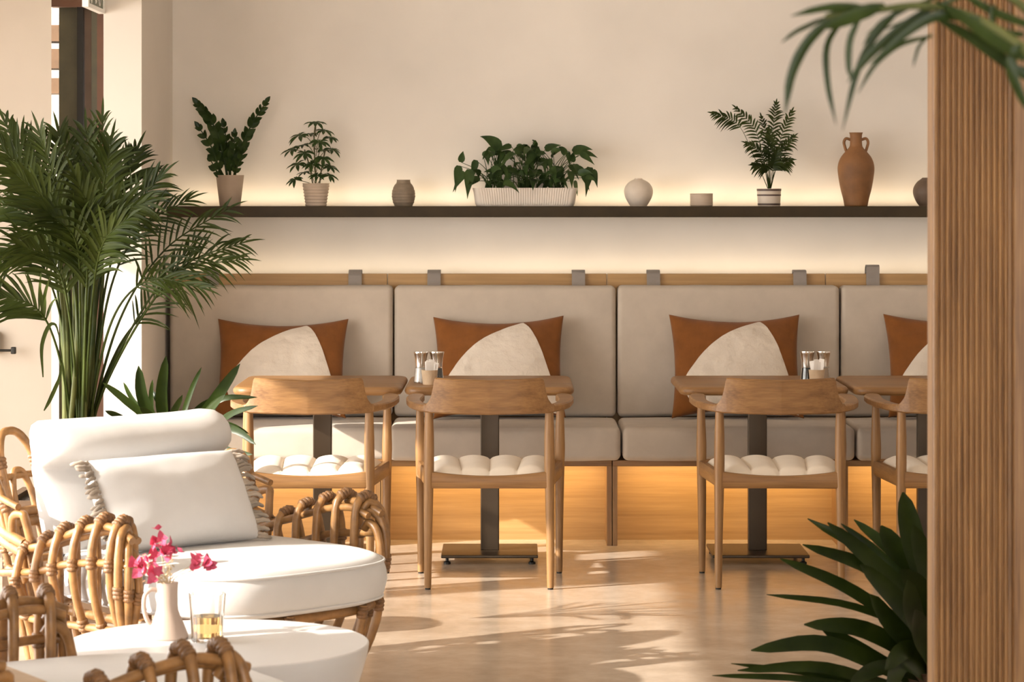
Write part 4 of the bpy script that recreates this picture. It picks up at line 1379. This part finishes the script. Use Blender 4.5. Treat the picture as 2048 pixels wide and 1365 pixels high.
# near right plant, partly behind the timber column
RPD = 7.15
rorg = V(((1885 - 1024) * RPD / F, RPD, 0))
rp = thing('strap_leaf_plant', 'dark broad-leaved plant at lower right beside the ribbed timber column', 'plant', rorg)
MB().lathe([(0.0, 0.0), (0.11, 0.0), (0.115, 0.004), (0.135, 0.22), (0.137, 0.235), (0.128, 0.235), (0.124, 0.21), (0.0, 0.205)], 40).build('pot', M['pot_dark'], rp, 40)
MB().lathe([(0.0, 0.212), (0.08, 0.211), (0.125, 0.209)], 24).build('soil', M['soil'], rp)
rnd = random.Random(29)
for (pts, w, dd) in [
        ([(1880, 1350), (1862, 1200), (1825, 1080), (1806, 985)], 0.066, 0.10), ([(1880, 1350), (1840, 1220), (1800, 1120), (1762, 1052)], 0.066, 0.15), ([(1880, 1350), (1850, 1240), (1770, 1130), (1615, 1038)], 0.034, 0.1),
        ([(1880, 1350), (1850, 1230), (1760, 1140), (1655, 1046)], 0.048, -0.1), ([(1880, 1350), (1850, 1220), (1770, 1120), (1682, 1048)], 0.026, 0.1), ([(1880, 1350), (1850, 1200), (1790, 1110), (1708, 1040)], 0.034, 0.2),
        ([(1880, 1350), (1840, 1240), (1740, 1140), (1605, 1090)], 0.038, -0.1), ([(1880, 1360), (1830, 1275), (1700, 1180), (1560, 1118)], 0.034, -0.15), ([(1880, 1360), (1830, 1270), (1700, 1212), (1533, 1190)], 0.020, -0.1),
        ([(1880, 1370), (1820, 1310), (1720, 1258), (1608, 1250)], 0.046, -0.25), ([(1880, 1375), (1800, 1350), (1650, 1290), (1502, 1302)], 0.046, -0.30), ([(1880, 1380), (1790, 1375), (1640, 1335), (1475, 1342)], 0.030, -0.35),
        ([(1880, 1385), (1780, 1385), (1600, 1358), (1424, 1352)], 0.018, -0.35), ([(1880, 1385), (1780, 1385), (1640, 1350), (1462, 1328)], 0.018, -0.2), ([(1880, 1370), (1800, 1345), (1700, 1290), (1640, 1256)], 0.040, -0.2),
        ([(1880, 1360), (1855, 1280), (1790, 1200), (1720, 1130)], 0.055, -0.2), ([(1880, 1350), (1875, 1220), (1850, 1130), (1825, 1050)], 0.060, -0.05), ([(1890, 1350), (1895, 1200), (1885, 1080), (1880, 1000)], 0.050, 0.1),
        ([(1880, 1370), (1840, 1310), (1780, 1250), (1740, 1190)], 0.055, -0.25), ([(1880, 1380), (1830, 1350), (1760, 1340), (1700, 1370)], 0.050, -0.3), ([(1880, 1370), (1850, 1320), (1810, 1300), (1770, 1340)], 0.05, -0.3),
        ([(1880, 1350), (1865, 1260), (1840, 1180), (1800, 1140)], 0.060, -0.15), ([(1900, 1350), (1930, 1220), (1980, 1130), (2040, 1080)], 0.045, 0.1), ([(1900, 1350), (1950, 1270), (2020, 1220), (2100, 1220)], 0.045, 0.0),
        ([(1880, 1360), (1850, 1290), (1825, 1230), (1815, 1160)], 0.060, -0.3), ([(1885, 1365), (1860, 1310), (1840, 1270), (1830, 1220)], 0.060, -0.35), ([(1880, 1375), (1840, 1345), (1800, 1330), (1775, 1390)], 0.05, -0.35)]:
    strap_leaf(rp, rorg, pts, RPD, RPD + dd, w, (rnd.uniform(-.4, .4), -1, rnd.uniform(0, .6)), 0.08)

# ------------------------------------------------------------------ ribbed timber column / screen
CD = 6.0
cx0 = (1866 - 1024) * CD / F
col = thing('timber_column', 'ribbed honey-brown timber column filling the right edge', 'column', (cx0, CD, 0))
MB().box((0.0, 0.006, 0.0), (0.62, 0.08, 3.2)).build('core', M['column'], col)
nr = 13
rw = 0.0125
for k in range(nr):
    x = 0.0065 + k * rw
    rr_ = []
    for z in (0.0, 3.2):
        rr_.append([V((x + 0.0058 * math.cos(a), 0.008 - 0.0085 * math.sin(a), z)) for a in [PI * j / 8 for j in range(9)]] + [V((x - 0.0058, 0.010, z)), V((x + 0.0058, 0.010, z))])
    MB().loft(rr_).build('rib', M['column'], col, 50)
MB().rbox((0.0065 + nr * rw + 0.225, -0.002, 1.6), (0.224, 0.012, 1.6), 0.004, 3).build('side_board', M['column'], col)

# ------------------------------------------------------------------ near palm arching in at the upper right
ND = 3.25
norg = V((0.86, 3.35, 0))
npm = thing('kentia_palm', 'blurred palm arching in from the upper right in front of the column', 'plant', norg)
MB().lathe([(0.0, 0.0), (0.13, 0.0), (0.135, 0.004), (0.16, 0.33), (0.162, 0.35), (0.15, 0.35), (0.147, 0.32), (0.0, 0.315)], 40).build('pot', M['pot_dark'], npm, 40)
MB().lathe([(0.0, 0.322), (0.08, 0.321), (0.148, 0.319)], 24).build('soil', M['soil'], npm)
def n3(px, py, dy=0.0):
    return at(px, py, ND + dy) - norg
rnd = random.Random(41)
stem1 = catmull([V((0, 0, 0.32)), V((-0.01, -0.02, 0.95)), n3(2160, 210), n3(2040, 95), n3(1950, 38), n3(1850, 12), n3(1740, 22), n3(1650, 34)], 60)
MB().tube(stem1, [0.011 - 0.0085 * i / 60 for i in range(61)], 8).build('frond_stalk', M['palmstem'], npm, 60)
stem2 = catmull([V((0.01, 0.02, 0.32)), V((0.03, 0.02, 1.0)), n3(2200, 170, .1), n3(2100, 60, .12), n3(1990, -20, .12), n3(1860, -30, .1)], 50)
MB().tube(stem2, [0.011 - 0.008 * i / 50 for i in range(51)], 8).build('frond_stalk', M['palmstem'], npm, 60)
for (pts, w, dy) in [
        ([(1672, 28), (1615, 85), (1583, 150), (1570, 228)], 0.0125, 0.0), ([(1690, 35), (1655, 90), (1655, 165), (1672, 250)], 0.0080, 0.03), ([(1722, 30), (1700, 80), (1697, 130), (1702, 160)], 0.0080, -0.02),
        ([(1790, 30), (1745, 80), (1712, 150), (1685, 262)], 0.0085, 0.03), ([(1850, 20), (1790, 65), (1735, 115), (1695, 165)], 0.0110, 0.0), ([(1865, 72), (1800, 90), (1750, 130), (1715, 188)], 0.0065, 0.03),
        ([(1740, 18), (1690, 14), (1640, 18), (1582, 32)], 0.0105, 0.0), ([(1650, 36), (1620, 50), (1590, 65), (1562, 86)], 0.0060, 0.03), ([(1960, 40), (1880, 32), (1820, 60), (1738, 130)], 0.0125, -0.02),
        ([(1760, 15), (1720, 30), (1680, 45), (1648, 58)], 0.0170, -0.02), ([(1770, 12), (1730, 22), (1690, 28), (1650, 30)], 0.016, 0.0), ([(1900, -20), (1850, 5), (1800, 20), (1730, 70)], 0.006, 0.04),
        ([(1960, -20), (1880, 10), (1830, 35), (1760, 62)], 0.006, 0.05), ([(2050, 120), (1985, 80), (1930, 40), (1868, 0)], 0.017, -0.03), ([(2060, 160), (1990, 110), (1940, 75), (1860, 30)], 0.016, 0.0),
        ([(2080, 60), (2000, 30), (1960, 10), (1900, -30)], 0.012, 0.05), ([(2040, 90), (2020, 130), (2035, 180), (2060, 230)], 0.014, -0.03), ([(1990, 10), (1985, 30), (1985, 45), (1975, 62)], 0.008, 0.04),
        ([(1862, 68), (1840, 90), (1832, 110), (1826, 135)], 0.004, 0.06), ([(2090, 150), (2030, 140), (1985, 105), (1940, 62)], 0.014, 0.02), ([(1830, 10), (1770, 40), (1745, 65), (1725, 92)], 0.006, 0.02),
        ([(2048, 70), (1980, 62), (1920, 35), (1880, 22)], 0.012, 0.03)]:
    n = 14
    pp = [n3(*p, dy) for p in pts]
    pp = catmull(pp, n)
    ws = [w * interp([(0, 0.5), (0.2, 0.95), (0.5, 1.0), (0.8, 0.75), (1, 0.08)], i / n) for i in range(n + 1)]
    MB().strip(pp, ws, (rnd.uniform(-.3, .3), -1, rnd.uniform(0.1, .6)), 0.15).build('leaflet', M['strapleaf'], npm, 180)

# ------------------------------------------------------------------ light
w = bpy.data.worlds.new('World')
SC.world = w
w.use_nodes = True
bg = w.node_tree.nodes['Background']
bg.inputs['Color'].default_value = (1.0, 0.968, 0.925, 1)
bg.inputs['Strength'].default_value = 7.0

sun = bpy.data.lights.new('sun', 'SUN')
sun.energy = 7.0
sun.angle = math.radians(0.8)
sun.color = (1.0, 0.93, 0.84)
so = bpy.data.objects.new('sun', sun)
COL.objects.link(so)
el = math.radians(26)
dirn = V((0.906 * math.cos(el), 0.423 * math.cos(el), -math.sin(el)))
so.rotation_euler = dirn.to_track_quat('-Z', 'Y').to_euler()


def strip_light(name, c, length, width, direction, watts, color):
    l = bpy.data.lights.new(name, 'AREA')
    l.shape = 'RECTANGLE'
    l.size = length
    l.size_y = width
    l.energy = watts
    l.color = color
    o = bpy.data.objects.new(name, l)
    COL.objects.link(o)
    o.location = c
    d = V(direction).normalized()
    z = -d
    x = V((1, 0, 0))
    y = z.cross(x).normalized()
    o.rotation_euler = Matrix((x, y, z)).transposed().to_euler()
    return o


WARM = (1.0, 0.80, 0.54)
strip_light('shelf_led', (0.55, 12.14, 1.392), 4.0, 0.012, (0, 0.35, 1), 2.2, WARM)
strip_light('backrest_led', (0.45, 12.135, 1.085), 3.8, 0.012, (0, 0.35, 1), 1.4, WARM)
for i in range(4):
    strip_light('plinth_led', ((BX[i] + BX[i + 1]) / 2, 11.50, 0.318), 0.88, 0.012, (0, 0.45, -1), 1.7, (1.0, 0.70, 0.32))
# added fill light that brightens the passage behind the door
pt = bpy.data.lights.new('passage_fill', 'POINT')
pt.energy = 5
pt.shadow_soft_size = 0.1
pt.color = (1, 0.85, 0.65)
po = bpy.data.objects.new('passage_fill', pt)
po.location = (-2.3, 12.3, 2.6)
COL.objects.link(po)

po_ = strip_light('window_portal', (-3.05, 8.12, 1.01), 4.94, 2.0, (1, 0, 0), 1.0, (1, 1, 1))
po_.rotation_euler = (PI / 2, 0, -PI / 2)
po_.data.cycles.is_portal = True
# ------------------------------------------------------------------ camera
cam = bpy.data.cameras.new('camera')
cam.sensor_width = 36.0
cam.lens = F / 2048 * 36.0
cam.shift_y = -(682.5 - HOR) / 2048
cam.dof.use_dof = True
cam.dof.focus_distance = 10.4
cam.dof.aperture_fstop = 9.8
cam.clip_end = 100
co = bpy.data.objects.new('camera', cam)
co.location = (0, 0, EYE)
co.rotation_euler = (PI / 2, 0, 0)
COL.objects.link(co)
SC.camera = co

SC.view_settings.view_transform = 'Standard'
SC.view_settings.look = 'None'
SC.view_settings.exposure = 0.57
SC.view_settings.gamma = 1.0
SC.view_settings.use_curve_mapping = False
SC.cycles.use_denoising = True
SC.cycles.max_bounces = 8
